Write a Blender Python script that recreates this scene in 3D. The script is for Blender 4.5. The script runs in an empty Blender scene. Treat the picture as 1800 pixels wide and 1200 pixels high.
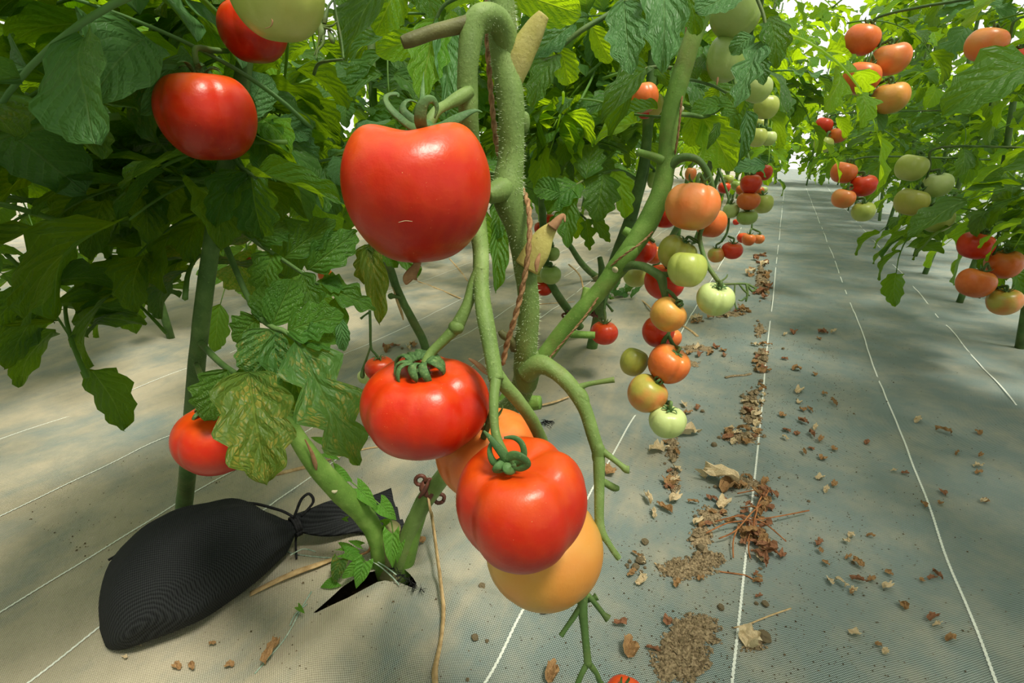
import bpy, math, random
from mathutils import Vector, Matrix, noise
S = bpy.context.scene
COL = S.collection
R_ = random.Random(7)
PI = math.pi

# ------------------------------------------------------------------ camera
CAM_H = 0.70
FPX = 900.0
PITCH = math.atan(348/900)
YAW = math.atan(487/math.hypot(900, 348))
cy, sy = math.cos(YAW), math.sin(YAW)
def yawrot(v): return Vector((cy*v[0]-sy*v[1], sy*v[0]+cy*v[1], v[2]))
CR = yawrot((1, 0, 0))
CF = yawrot((0, math.cos(PITCH), -math.sin(PITCH)))
CU = yawrot((0, math.sin(PITCH), math.cos(PITCH)))
CP = Vector((0, 0, CAM_H))
cam_d = bpy.data.cameras.new('camera'); cam = bpy.data.objects.new('camera', cam_d); COL.objects.link(cam)
cam_d.sensor_width = 36; cam_d.lens = 36*FPX/1800; cam_d.clip_start = 0.01; cam_d.clip_end = 200
cam.matrix_world = Matrix(((CR[0], CU[0], -CF[0], CP[0]), (CR[1], CU[1], -CF[1], CP[1]), (CR[2], CU[2], -CF[2], CP[2]), (0, 0, 0, 1)))
S.camera = cam
# ------------------------------------------------------------------ light
W = bpy.data.worlds.new('sky'); S.world = W; W.use_nodes = True
bg = W.node_tree.nodes['Background']; bg.inputs[0].default_value = (1.0, 0.985, 0.95, 1); bg.inputs[1].default_value = 1.25
sun_d = bpy.data.lights.new('sun', 'SUN'); sun_d.energy = 4.8; sun_d.angle = math.radians(15); sun_d.color = (1.0, 0.93, 0.80)
sun = bpy.data.objects.new('sun', sun_d); COL.objects.link(sun)
sun.rotation_euler = Vector((-0.42, 0.10, -1.0)).to_track_quat('-Z', 'Y').to_euler()
S.view_settings.view_transform = 'Standard'; S.view_settings.look = 'None'
S.view_settings.gamma = 1.0; S.view_settings.use_curve_mapping = False
S.view_settings.exposure = -0.12

def P(px, py, d):
    "world point seen at a pixel of the photograph, d metres along the optical axis"
    return CP + d*(CF + (px-900)/FPX*CR + (600-py)/FPX*CU)
def proj(w):
    v = w-CP; d = v.dot(CF)
    if d < 1e-4: return None
    return 900+FPX*v.dot(CR)/d, 600-FPX*v.dot(CU)/d, d

# ------------------------------------------------------------------ ground height
BASE = Vector((-0.503, 0.528, 0))
def nz(x, y, s, seed=0.0): return noise.noise(Vector((x*s+seed, y*s-seed, seed*0.37)))
def hgt(x, y):
    r2 = (x-BASE.x)**2+(y-BASE.y)**2
    h = 0.010*nz(x, y, 3.1, 4.2)+0.006*nz(x, y, 8.0, 9.1)
    h += 0.022*math.exp(-((x-BASE.x-0.03)**2/0.03+(y-BASE.y+0.12)**2/0.02))        # mound of lifted fabric by the slit
    dx, dy = x-BASE.x-0.02, y-BASE.y+0.02; rad = math.hypot(dx, dy); th = math.atan2(dy, dx)
    h += 0.011*math.exp(-((rad-0.20)/0.13)**2)*math.sin(7*th+1.2+2.2*nz(x, y, 4, 2))*(1 if dy < 0.05 else 0.4)   # folds running from the planting hole
    for k, yy in enumerate((1.10, 1.65, 2.2, 2.9)):
        h += 0.03*math.exp(-((x+0.53)**2+(y-yy)**2)/0.05)*(0.6+nz(x, y, 7, k))
    if x < -0.6: h += 0.012*nz(x, y, 2.0, 31)*min(1, (-0.6-x)*3)
    return h
def G(px, py, lift=0.0):
    "ground point under a pixel"
    d = CF + (px-900)/FPX*CR + (600-py)/FPX*CU
    t = -CP.z/d.z; w = CP+t*d
    for _ in range(3):
        t = (hgt(w.x, w.y)-CP.z)/d.z; w = CP+t*d
    return Vector((w.x, w.y, hgt(w.x, w.y)+lift))

# ------------------------------------------------------------------ node helper
def srgb(r, g, b):
    f = lambda c: (c/12.92 if c <= 0.04045 else ((c+0.055)/1.055)**2.4)
    return (f(r/255), f(g/255), f(b/255), 1)
class NT:
    def __init__(s, name):
        s.m = bpy.data.materials.new(name); s.m.use_nodes = True; s.t = s.m.node_tree; s.t.nodes.clear()
        s.out = s.n('ShaderNodeOutputMaterial')
    def n(s, typ, **kw):
        x = s.t.nodes.new(typ)
        for k, v in kw.items(): setattr(x, k, v)
        return x
    def set(s, sock, v):
        if hasattr(v, 'is_output') or isinstance(v, bpy.types.NodeSocket): s.t.links.new(v, sock)
        else: sock.default_value = v
    def math(s, op, a, b=0.0, c=None, clamp=False):
        x = s.n('ShaderNodeMath', operation=op); x.use_clamp = clamp
        s.set(x.inputs[0], a); s.set(x.inputs[1], b)
        if c is not None: s.set(x.inputs[2], c)
        return x.outputs[0]
    def mix(s, f, a, b, blend='MIX'):
        x = s.n('ShaderNodeMix', data_type='RGBA', blend_type=blend)
        s.set(x.inputs[6], a); s.set(x.inputs[7], b); s.set(x.inputs[0], f)
        return x.outputs[2]
    def ramp(s, f, stops):
        x = s.n('ShaderNodeValToRGB'); e = x.color_ramp.elements
        while len(e) < len(stops): e.new(0.5)
        for el, (p, c) in zip(e, stops): el.position = p; el.color = c if len(c) == 4 else (*c, 1)
        s.set(x.inputs[0], f); return x.outputs[0]
    def noise(s, vec, scale, detail=3, rough=0.55, dist=0):
        x = s.n('ShaderNodeTexNoise'); s.set(x.inputs['Vector'], vec)
        x.inputs['Scale'].default_value = scale; x.inputs['Detail'].default_value = detail
        x.inputs['Roughness'].default_value = rough; x.inputs['Distortion'].default_value = dist
        return x.outputs[0]
    def coord(s, which='Object'): return s.n('ShaderNodeTexCoord').outputs[which]
    def bsdf(s, color, rough=0.6, spec=0.3, bump=None, bstr=0.3, bdist=0.002, **kw):
        b = s.n('ShaderNodeBsdfPrincipled'); s.set(b.inputs['Base Color'], color); s.set(b.inputs['Roughness'], rough)
        b.inputs['Specular IOR Level'].default_value = spec
        for k, v in kw.items(): s.set(b.inputs[k], v)
        if bump is not None:
            q = s.n('ShaderNodeBump'); q.inputs['Strength'].default_value = bstr; q.inputs['Distance'].default_value = bdist
            s.set(q.inputs['Height'], bump); s.t.links.new(q.outputs[0], b.inputs['Normal']); s.nrm = q.outputs[0]
        return b
    def done(s, sh): s.t.links.new(sh.outputs[0] if hasattr(sh, 'outputs') else sh, s.out.inputs[0]); return s.m

def simple(name, c1, c2, scale=40, rough=0.7, spec=0.25, bstr=0.4, bdist=0.002, detail=4):
    t = NT(name); co = t.coord(); n = t.noise(co, scale, detail)
    c = t.ramp(n, [(0.3, srgb(*c1)), (0.7, srgb(*c2))])
    return t.done(t.bsdf(c, rough, spec, n, bstr, bdist))

def leaf_mat(name, dark, light, vein, trans, spots=0.0, tfac=0.40):
    t = NT(name); uv = t.n('ShaderNodeUVMap').outputs[0]
    sep = t.n('ShaderNodeSeparateXYZ'); t.set(sep.inputs[0], uv)
    U, V = sep.outputs[0], sep.outputs[1]
    au = t.math('ABSOLUTE', t.math('SUBTRACT', t.math('MULTIPLY', U, 2.0), 1.0))
    co = t.coord('Object'); nz1 = t.noise(co, 3.0, 3)
    mid = t.math('SUBTRACT', 1.0, t.math('DIVIDE', au, 0.055), clamp=True)
    s = t.math('ADD', t.math('MULTIPLY', t.math('SUBTRACT', V, t.math('MULTIPLY', au, 0.30)), 6.5), t.math('MULTIPLY', nz1, 0.7))
    fr = t.math('ABSOLUTE', t.math('SUBTRACT', t.math('FRACT', s), 0.5))
    side = t.math('SUBTRACT', 1.0, t.math('DIVIDE', fr, 0.045), clamp=True)
    veins = t.math('MAXIMUM', mid, t.math('MULTIPLY', side, 0.75))
    vo = t.n('ShaderNodeTexVoronoi', feature='DISTANCE_TO_EDGE'); t.set(vo.inputs['Vector'], uv); vo.inputs['Scale'].default_value = 16
    cell = t.math('MULTIPLY', vo.outputs[0], 2.2, clamp=True)
    rnd = t.n('ShaderNodeObjectInfo').outputs['Random']
    base = t.mix(t.math('ADD', t.math('MULTIPLY', nz1, 0.6), t.math('MULTIPLY', rnd, 0.55), clamp=True), srgb(*dark), srgb(*light))
    col = t.mix(t.math('MULTIPLY', veins, 0.55), base, srgb(*vein))
    tc = t.mix(t.math('MULTIPLY', veins, 0.5), srgb(*trans), srgb(min(255, trans[0]+40), min(255, trans[1]+25), trans[2]+40))
    if spots:
        sp = t.noise(co, 5.5, 6, 0.7); vs = t.math('GREATER_THAN', cell, 0.22)
        k = t.math('MULTIPLY', t.ramp(sp, [(0.60-spots*0.2, (0, 0, 0)), (0.68-spots*0.12, (1, 1, 1))]), vs)
        k = t.math('MULTIPLY', k, t.math('SUBTRACT', 1.0, veins))
        yel = t.mix(t.noise(co, 14, 3), srgb(150, 160, 60), srgb(165, 125, 75))
        col = t.mix(t.math('MULTIPLY', k, 0.6), col, yel); tc = t.mix(t.math('MULTIPLY', k, 0.75), tc, srgb(215, 200, 60))
    hgt_ = t.math('SUBTRACT', t.math('ADD', t.math('MULTIPLY', fr, 1.6), t.math('MULTIPLY', cell, 0.45)), t.math('MULTIPLY', mid, 0.8))
    b = t.bsdf(col, 0.46, 0.24, hgt_, 0.7, 0.0035)
    tr = t.n('ShaderNodeBsdfTranslucent'); t.set(tr.inputs[0], tc); t.t.links.new(t.nrm, tr.inputs['Normal'])
    mx = t.n('ShaderNodeMixShader'); mx.inputs[0].default_value = tfac
    t.t.links.new(b.outputs[0], mx.inputs[1]); t.t.links.new(tr.outputs[0], mx.inputs[2])
    return t.done(mx)

M = {}
M['leaf'] = leaf_mat('tomato_leaf', (28, 62, 20), (70, 118, 44), (120, 158, 84), (150, 190, 10))
M['leaf_grey'] = leaf_mat('tomato_leaf_bluish', (50, 94, 52), (86, 132, 74), (128, 164, 108), (130, 175, 30), tfac=0.28)
M['leaf_bright'] = leaf_mat('tomato_leaf_backlit', (70, 125, 35), (105, 160, 50), (185, 210, 110), (185, 222, 20), tfac=0.60)  # lighter green copy of the leaf, imitates leaves lit from behind
M['leaf_spot'] = leaf_mat('tomato_leaf_yellow_spotted', (40, 80, 38), (74, 116, 56), (110, 146, 84), (150, 185, 25), spots=0.55)
M['leaf_sick'] = leaf_mat('tomato_leaf_yellowed', (50, 88, 38), (92, 122, 50), (120, 146, 70), (170, 180, 25), spots=0.75)
M['weed_leaf'] = leaf_mat('bindweed_leaf', (70, 130, 44), (104, 160, 62), (150, 190, 110), (160, 205, 40), tfac=0.35)
M['leaf_withered'] = leaf_mat('leaf_brown', (92, 74, 44), (150, 118, 76), (170, 140, 100), (170, 130, 50), tfac=0.2)

def stem_mat(name, dark, light, pale):
    t = NT(name); co = t.coord()
    n = t.noise(co, 22, 4); n2 = t.noise(co, 420, 2); n3 = t.noise(co, 130, 3)
    c = t.ramp(n, [(0.28, srgb(*dark)), (0.55, srgb(*light)), (0.78, srgb(*pale))])
    c = t.mix(t.ramp(n2, [(0.60, (0, 0, 0)), (0.72, (0.45, 0.45, 0.45))]), c, srgb(*pale))
    n4 = t.noise(co, 9, 5, 0.7); c = t.mix(t.ramp(n4, [(0.52, (0, 0, 0)), (0.70, (0.45, 0.45, 0.45))]), c, srgb(118, 108, 62))
    c = t.mix(t.ramp(n3, [(0.70, (0, 0, 0)), (0.78, (0.8, 0.8, 0.8))]), c, srgb(70, 78, 42))
    return t.done(t.bsdf(c, 0.58, 0.25, t.math('ADD', n2, n3), 0.3, 0.0012))
M['stem'] = stem_mat('green_stem', (84, 108, 52), (108, 134, 70), (142, 164, 100))
M['stem_bright'] = stem_mat('bright_green_stem', (78, 112, 42), (102, 138, 58), (136, 166, 84))
M['stem_dark'] = stem_mat('dark_green_stem', (56, 84, 40), (80, 110, 56), (112, 138, 80))
M['stem_brown'] = stem_mat('brownish_stub', (64, 66, 36), (88, 90, 52), (122, 126, 80))
M['stem_woody'] = stem_mat('woody_stem', (96, 96, 62), (122, 122, 80), (156, 152, 108))
M['sepal'] = stem_mat('green_sepal', (52, 84, 46), (82, 118, 66), (128, 156, 98))
M['hair'] = simple('plant_hair', (176, 198, 150), (204, 218, 180), 50, 0.8)
M['twine'] = simple('jute_twine', (112, 84, 56), (168, 134, 96), 160, 0.9, 0.1, 0.8)
M['raffia'] = simple('dry_raffia', (150, 124, 84), (206, 178, 132), 60, 0.85, 0.1, 0.6)
M['straw'] = simple('dry_straw', (160, 132, 92), (208, 182, 138), 90, 0.85, 0.1)
M['dry_leaf'] = simple('dry_brown_leaf', (120, 88, 56), (190, 154, 108), 30, 0.9, 0.1, 0.6)
M['dry_leaf_pale'] = simple('dry_pale_leaf', (186, 164, 124), (226, 210, 174), 30, 0.9, 0.1, 0.6)
M['dry_leaf_red'] = simple('dry_reddish_leaf', (122, 84, 62), (174, 128, 96), 30, 0.9, 0.1, 0.6)
M['dry_vine'] = simple('dry_reddish_vine', (120, 74, 46), (176, 122, 80), 80, 0.9, 0.1)
M['soil'] = simple('crumbly_soil', (88, 76, 56), (182, 162, 128), 240, 0.95, 0.05, 0.8, 0.004)
M['soil_dark'] = simple('dark_soil', (44, 36, 26), (78, 64, 46), 60, 0.98, 0.02, 0.8, 0.004)
M['crumb'] = simple('dark_crumbs', (52, 44, 32), (120, 104, 78), 150, 0.95, 0.05)
M['clod'] = simple('soil_clod', (112, 100, 76), (170, 154, 122), 60, 0.95, 0.05, 0.8, 0.003)
M['clip'] = simple('brown_clip_plastic', (70, 36, 28), (118, 70, 54), 45, 0.5, 0.4, 0.15)
M['cord'] = simple('black_cord', (22, 22, 24), (48, 48, 50), 120, 0.8)
M['white_thread'] = simple('white_thread', (206, 212, 200), (240, 244, 234), 300, 0.8, 0.1)
M['thread'] = simple('loose_green_thread', (120, 150, 130), (190, 205, 190), 120, 0.8, 0.1)
M['torn'] = stem_mat('torn_withered_shoot', (150, 136, 72), (176, 170, 96), (196, 190, 130))
M['brown_tip'] = simple('withered_tip', (116, 84, 56), (170, 132, 96), 80, 0.9)
M['cut'] = simple('pale_cut_face', (170, 166, 120), (214, 206, 176), 120, 0.8)

def fabric(name, dusty=True, dark=(44, 60, 58), lightc=(174, 190, 183)):
    t = NT(name); co = t.coord('Object'); sep = t.n('ShaderNodeSeparateXYZ'); t.set(sep.inputs[0], co)
    X, Y = sep.outputs[0], sep.outputs[1]
    k = 2*PI/0.0042
    a = t.math('SINE', t.math('MULTIPLY', X, k)); b = t.math('SINE', t.math('MULTIPLY', Y, k*1.15))
    w = t.math('MULTIPLY', a, b)                                             # plain weave
    wv = t.math('ADD', t.math('MULTIPLY', w, 0.5), 0.5)
    n0 = t.noise(co, 1.9, 5, 0.6, 0.5); n1 = t.noise(co, 9, 5, 0.65); n2 = t.noise(co, 260, 3, 0.7)
    c = t.mix(wv, srgb(*dark), srgb(*lightc))
    if dusty:
        # dust and dried mud lie thick under the plant row and on the bed beyond it, thin on the walked strip
        rowm = t.math('MULTIPLY_ADD', X, -1.5, -0.22)
        rowm = t.math('MINIMUM', rowm, 0.62)
        mp = t.n('ShaderNodeMapping'); t.set(mp.inputs[0], co); mp.inputs['Rotation'].default_value = (0, 0, 0.55); mp.inputs['Scale'].default_value = (9.0, 2.2, 1.0)
        ns = t.noise(mp.outputs[0], 1.6, 4, 0.6, 0.8)
        rowm = t.math('ADD', rowm, t.math('MULTIPLY', t.math('SUBTRACT', ns, 0.5), 1.5))
        d = t.math('ADD', rowm, t.math('MULTIPLY', t.math('SUBTRACT', n0, 0.5), 2.4))
        d = t.math('ADD', d, t.math('MULTIPLY', t.math('SUBTRACT', n1, 0.5), 1.5))
        d = t.math('MULTIPLY', t.math('ADD', d, 0.12), 1.0, clamp=True)
        thin = t.ramp(n1, [(0.42, (0, 0, 0)), (0.75, (0.45, 0.45, 0.45))])
        d = t.math('MAXIMUM', t.math('MULTIPLY', d, 0.80), thin)
        gr = t.math('MULTIPLY_ADD', wv, 0.35, 0.65)
        c = t.mix(t.math('MULTIPLY', d, gr), c, t.mix(n1, srgb(168, 152, 120), srgb(216, 202, 172)))
        c = t.mix(t.ramp(n2, [(0.66, (0, 0, 0)), (0.74, (0.6, 0.6, 0.6))]), c, srgb(80, 72, 56))
    hh = t.math('ADD', wv, t.math('MULTIPLY', n2, 0.6))
    return t.done(t.bsdf(c, 0.85, 0.10, hh, 0.7, 0.0018))
M['fabric'] = fabric('weed_fabric')
M['bag'] = fabric('black_woven_bag', False, (24, 25, 27), (54, 57, 58))

def tomato_mat(name, body, shoulder, bottom, streak=None, rough=0.36, blush=None):
    t = NT(name); co = t.coord('Object'); sep = t.n('ShaderNodeSeparateXYZ'); t.set(sep.inputs[0], co)
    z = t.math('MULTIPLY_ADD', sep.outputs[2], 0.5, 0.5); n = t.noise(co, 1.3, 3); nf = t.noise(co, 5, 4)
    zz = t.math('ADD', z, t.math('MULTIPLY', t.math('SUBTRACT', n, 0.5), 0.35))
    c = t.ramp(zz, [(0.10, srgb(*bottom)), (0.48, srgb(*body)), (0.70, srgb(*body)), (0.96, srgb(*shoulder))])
    if blush:
        c = t.mix(t.ramp(t.noise(co, 0.75, 1), [(0.42, (0, 0, 0)), (0.62, (0.85, 0.85, 0.85))]), c, srgb(*blush))
    c = t.mix(t.math('MULTIPLY', t.math('SUBTRACT', nf, 0.42), 0.5, clamp=True), c, srgb(*shoulder))
    sp = t.noise(co, 34, 2)
    c = t.mix(t.ramp(sp, [(0.735, (0, 0, 0)), (0.775, (0.55, 0.55, 0.55))]), c, srgb(236, 190, 130))
    b = t.bsdf(c, rough, 0.42, nf, 0.05, 0.02)
    b.inputs['Subsurface Weight'].default_value = 0.06; b.inputs['Subsurface Radius'].default_value = (0.9, 0.35, 0.12)
    b.inputs['Subsurface Scale'].default_value = 0.02
    b.inputs['Coat Weight'].default_value = 0.10; b.inputs['Coat Roughness'].default_value = 0.25
    return t.done(b)
TM = {
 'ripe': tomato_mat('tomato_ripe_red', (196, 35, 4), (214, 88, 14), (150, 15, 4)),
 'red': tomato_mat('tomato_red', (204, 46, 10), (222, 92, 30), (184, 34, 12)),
 'orange': tomato_mat('tomato_orange', (214, 104, 42), (226, 140, 62), (184, 88, 38)),
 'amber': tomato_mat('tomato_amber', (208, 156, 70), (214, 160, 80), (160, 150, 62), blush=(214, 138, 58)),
 'peach': tomato_mat('tomato_peach', (214, 140, 74), (206, 132, 72), (196, 136, 74), blush=(226, 118, 56)),
 'olive': tomato_mat('tomato_olive', (158, 158, 66), (128, 138, 52), (176, 160, 76)),
 'breaker': tomato_mat('tomato_turning', (178, 166, 74), (150, 152, 60), (190, 150, 74), blush=(214, 124, 66)),
 'pale': tomato_mat('tomato_pale_green', (186, 202, 126), (196, 212, 146), (170, 190, 104)),
 'lime': tomato_mat('tomato_lime_green', (170, 182, 88), (152, 166, 70), (184, 190, 110)),
 'green': tomato_mat('tomato_green', (142, 166, 84), (126, 154, 70), (160, 178, 104)),
}

# ------------------------------------------------------------------ object helpers
def tag(o, label=None, cat=None, group=None, kind=None):
    if label: o['label'] = label
    if cat: o['category'] = cat
    if group: o['group'] = group
    if kind: o['kind'] = kind
    return o
def empty(name, loc, label=None, cat=None, group=None):
    o = bpy.data.objects.new(name, None); o.location = loc; o.empty_display_size = 0.02; COL.objects.link(o)
    bpy.context.view_layer  # transforms below are written as parent-inverse-free local matrices
    return tag(o, label, cat, group)
def mesh(name, V, F, smooth=True, uv=None):
    me = bpy.data.meshes.new(name); me.from_pydata([tuple(v) for v in V], [], F); me.update()
    if smooth: me.polygons.foreach_set('use_smooth', [True]*len(me.polygons))
    if uv is not None:
        L = me.uv_layers.new(name='UVMap'); vi = [0]*len(me.loops); me.loops.foreach_get('vertex_index', vi)
        buf = []
        for i in vi: buf += uv[i]
        L.data.foreach_set('uv', buf)
    return me
def wmat(o):
    m = o.matrix_basis.copy(); p = o.parent
    while p is not None: m = p.matrix_basis @ m; p = p.parent
    return m
def obj(name, me, mat=None, parent=None, world=None):
    "link a mesh object; world is its world matrix (identity: the mesh is in world space)"
    if mat is not None and not me.materials: me.materials.append(mat)
    o = bpy.data.objects.new(name, me); COL.objects.link(o)
    w = world if world is not None else Matrix()
    if parent is not None:
        o.parent = parent; w = wmat(parent).inverted() @ w
    o.matrix_basis = w
    return o

def spline(pts, n=6):
    "Catmull-Rom through (Vector, radius) control points"
    out = []; L = len(pts)
    if L == 2: n = max(n, 4)
    for i in range(L-1):
        p0 = pts[max(i-1, 0)]; p1 = pts[i]; p2 = pts[i+1]; p3 = pts[min(i+2, L-1)]
        for k in range(n):
            t = k/n; t2 = t*t; t3 = t2*t
            f = lambda a, b, c, d: 0.5*((2*b)+(-a+c)*t+(2*a-5*b+4*c-d)*t2+(-a+3*b-3*c+d)*t3)
            out.append((Vector([f(p0[0][j], p1[0][j], p2[0][j], p3[0][j]) for j in range(3)]), max(1e-4, f(p0[1], p1[1], p2[1], p3[1]))))
    out.append(pts[-1]); return out
def tube_data(pts, seg=10, n=6, rough=0.0, flat=1.0, up=None, V=None, F=None, smooth_path=True, seed=0.0):
    V = [] if V is None else V; F = [] if F is None else F
    sp = spline(pts, n) if smooth_path else pts
    b0 = len(V); N = None
    for i, (p, r) in enumerate(sp):
        a = sp[max(i-1, 0)][0]; b = sp[min(i+1, len(sp)-1)][0]; T = (b-a)
        if T.length < 1e-9: T = Vector((0, 0, 1))
        T.normalize()
        if N is None:
            N = up.copy() if up is not None else (Vector((0, 0, 1)) if abs(T.z) < 0.9 else Vector((1, 0, 0)))
        N = (N-T*N.dot(T))
        if N.length < 1e-6: N = T.orthogonal()
        N.normalize(); B = T.cross(N)
        for k in range(seg):
            an = 2*PI*k/seg; rr = r
            if rough: rr *= 1+rough*noise.noise(Vector((p.x*60+seed, p.y*60, p.z*60))+Vector((math.cos(an), math.sin(an), 0))*0.9)
            V.append(p+N*(math.cos(an)*rr*flat)+B*(math.sin(an)*rr))
    m = len(sp)
    for i in range(m-1):
        for k in range(seg):
            a = b0+i*seg+k; b = b0+i*seg+(k+1) % seg
            F.append((a, b, b+seg, a+seg))
    V.append(sp[0][0].copy()); c0 = len(V)-1; V.append(sp[-1][0].copy()); c1 = len(V)-1
    for k in range(seg):
        F.append((b0+(k+1) % seg, b0+k, c0)); e = b0+(m-1)*seg; F.append((e+k, e+(k+1) % seg, c1))
    return V, F
def tube(name, pts, mat, parent=None, **kw):
    V, F = tube_data(pts, **kw); return obj(name, mesh(name, V, F), mat, parent)
def pxpath(lst):
    "list of (px, py, depth, width in photo pixels) -> (point, radius)"
    return [(P(x, y, d), 0.5*w*d/FPX) for x, y, d, w in lst]
def ptube(name, lst, mat, parent=None, **kw): return tube(name, pxpath(lst), mat, parent, **kw)

# ------------------------------------------------------------------ leaflets
def leaflet_data(kind='lobed', seed=0, nv=14, nu=6, bend=0.6, fold=0.25, wave=0.05, crumple=0.0):
    r = random.Random(seed*77+5); V = []; UV = []; F = []
    ph = [r.random(), r.random()]; nl = {'lobed': 4.2, 'deep': 3.3, 'round': 5.5, 'lance': 3.2, 'arrow': 1}[kind]
    ld = {'lobed': 0.30, 'deep': 0.60, 'round': 0.13, 'lance': 0.25, 'arrow': 0}[kind]
    wph = r.random()*6.3
    def hw(v, s):
        if kind == 'arrow': return 0.5*(1-v)**0.75*(1+0.25*math.sin(v*3.1)) if v > 0 else 0.42
        if kind == 'round': e = max(0, math.sin(PI*min(1, v**0.86)))**0.62
        elif kind == 'lance': e = max(0, math.sin(PI*v**0.62))**0.95
        else: e = max(0, math.sin(PI*v**0.70))**0.80
        q = (v*nl+ph[s]) % 1.0
        f = 1-q/0.62 if q < 0.62 else (q-0.62)/0.38
        lob = 1-ld*f**1.2*(1 if v < 0.9 else (1-v)*10)
        return 0.5*e*lob+0.004
    y = 0.0; z = 0.0; cen = []
    for i in range(nv+1):
        v = i/nv; th = bend*(v-0.25); cen.append((v, y, z, th)); y += math.cos(th)/nv; z -= math.sin(th)/nv
    for (v, y, z, th) in cen:
        for j in range(nu+1):
            u = -1+2*j/nu; s = 0 if u < 0 else 1
            x = u*hw(v, s)
            zz = fold*abs(x)*(1-0.3*v)+wave*u*u*math.sin(wph+v*13+s*2.0)+0.4*wave*math.sin(wph+v*9+u*3)
            fy = 0.10*abs(u)*math.sin(PI*v)*(1 if kind != 'arrow' else 0)
            if kind == 'arrow': fy = -0.24*abs(u)**1.3*max(0, 1-v*3)
            if crumple:
                q = noise.noise_vector(Vector((x*4+seed, v*4, seed*1.3)))*crumple; x += q.x*0.4; zz += q.z*1.3; fy += q.y*0.4
            V.append(Vector((x, y+fy*math.cos(th)+zz*math.sin(th), z+zz*math.cos(th)-fy*math.sin(th)))); UV.append(((u+1)/2, v))
    for i in range(nv):
        for j in range(nu):
            a = i*(nu+1)+j; F.append((a, a+1, a+nu+2, a+nu+1))
    # put the tip on +Y at distance 1 and the width to 1
    mid = nu//2; tip = V[nv*(nu+1)+mid]; base = V[mid].copy()
    V = [p-base for p in V]; tip = V[nv*(nu+1)+mid]; L = tip.length; an = math.atan2(tip.z, tip.y)
    rot = Matrix.Rotation(-an, 3, 'X'); V = [(rot @ p)/L for p in V]
    w = max(p.x for p in V)-min(p.x for p in V)
    V = [Vector((p.x/w, p.y, p.z)) for p in V]
    return V, F, UV
LEAFLETS = {}
for kind in ('lobed', 'deep', 'round', 'lance'):
    for s in range(4):
        V, F, UV = leaflet_data(kind, s+10*len(kind), 26, 10, (0.35, 0.9, 1.4, 0.6)[s], (0.22, 0.40, 0.15, 0.6)[s], (0.03, 0.05, 0.04, 0.06)[s])
        LEAFLETS[(kind, s)] = (V, F, UV)
for s in range(4):
    LEAFLETS[('arrow', s)] = leaflet_data('arrow', s+3, 10, 6, (0.3, 0.6, 0.9, 0.2)[s], 0.3, 0.03)
_lm = {}
def leaflet_mesh(kind, s, mat):
    k = (kind, s, mat.name)
    if k not in _lm:
        V, F, UV = LEAFLETS[(kind, s)]; me = mesh('leaflet', V, F, True, UV); me.materials.append(mat); _lm[k] = me
    return _lm[k]
def frame(base, tip, width, normal, zs=1.0):
    Y = tip-base; L = Y.length; Y = Y/L; Z = normal-Y*normal.dot(Y)
    if Z.length < 1e-5: Z = Y.orthogonal()
    Z.normalize(); X = Y.cross(Z)
    z = zs*(L+width)/2
    return Matrix(((X.x*width, Y.x*L, Z.x*z, base.x), (X.y*width, Y.y*L, Z.y*z, base.y), (X.z*width, Y.z*L, Z.z*z, base.z), (0, 0, 0, 1)))
def leaflet(name, base, tip, width, normal, kind, s, mat, parent):
    return obj(name, leaflet_mesh(kind, s, mat), None, parent, frame(base, tip, width, normal))
def cam_normal(p, tilt=(0, 0, 0)):
    return ((CP-p).normalized()+Vector(tilt)).normalized()
def hero_leaf(parent, rachis, leaflets, mat='leaf', rmat='stem_dark', name='leaf'):
    """one compound leaf: rachis [(px,py,d,w)], leaflets [(bx,by,bd, tx,ty,td, width_px, kind, variant, material, (tilt right, tilt up))]"""
    l = ptube(name, rachis, M[rmat], parent, seg=8, n=5)
    for q in leaflets:
        bx, by, bd, tx, ty, td, w, kind, s = q[:9]; mt = q[9] if len(q) > 9 and q[9] else mat; tl = q[10] if len(q) > 10 else (0, 0)
        b = P(bx, by, bd); t = P(tx, ty, td); n = cam_normal(b, CR*tl[0]+CU*tl[1])
        leaflet('leaflet', b, t, w*0.5*(bd+td)/FPX, n, kind, s, M[mt], l)
    return l
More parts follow.
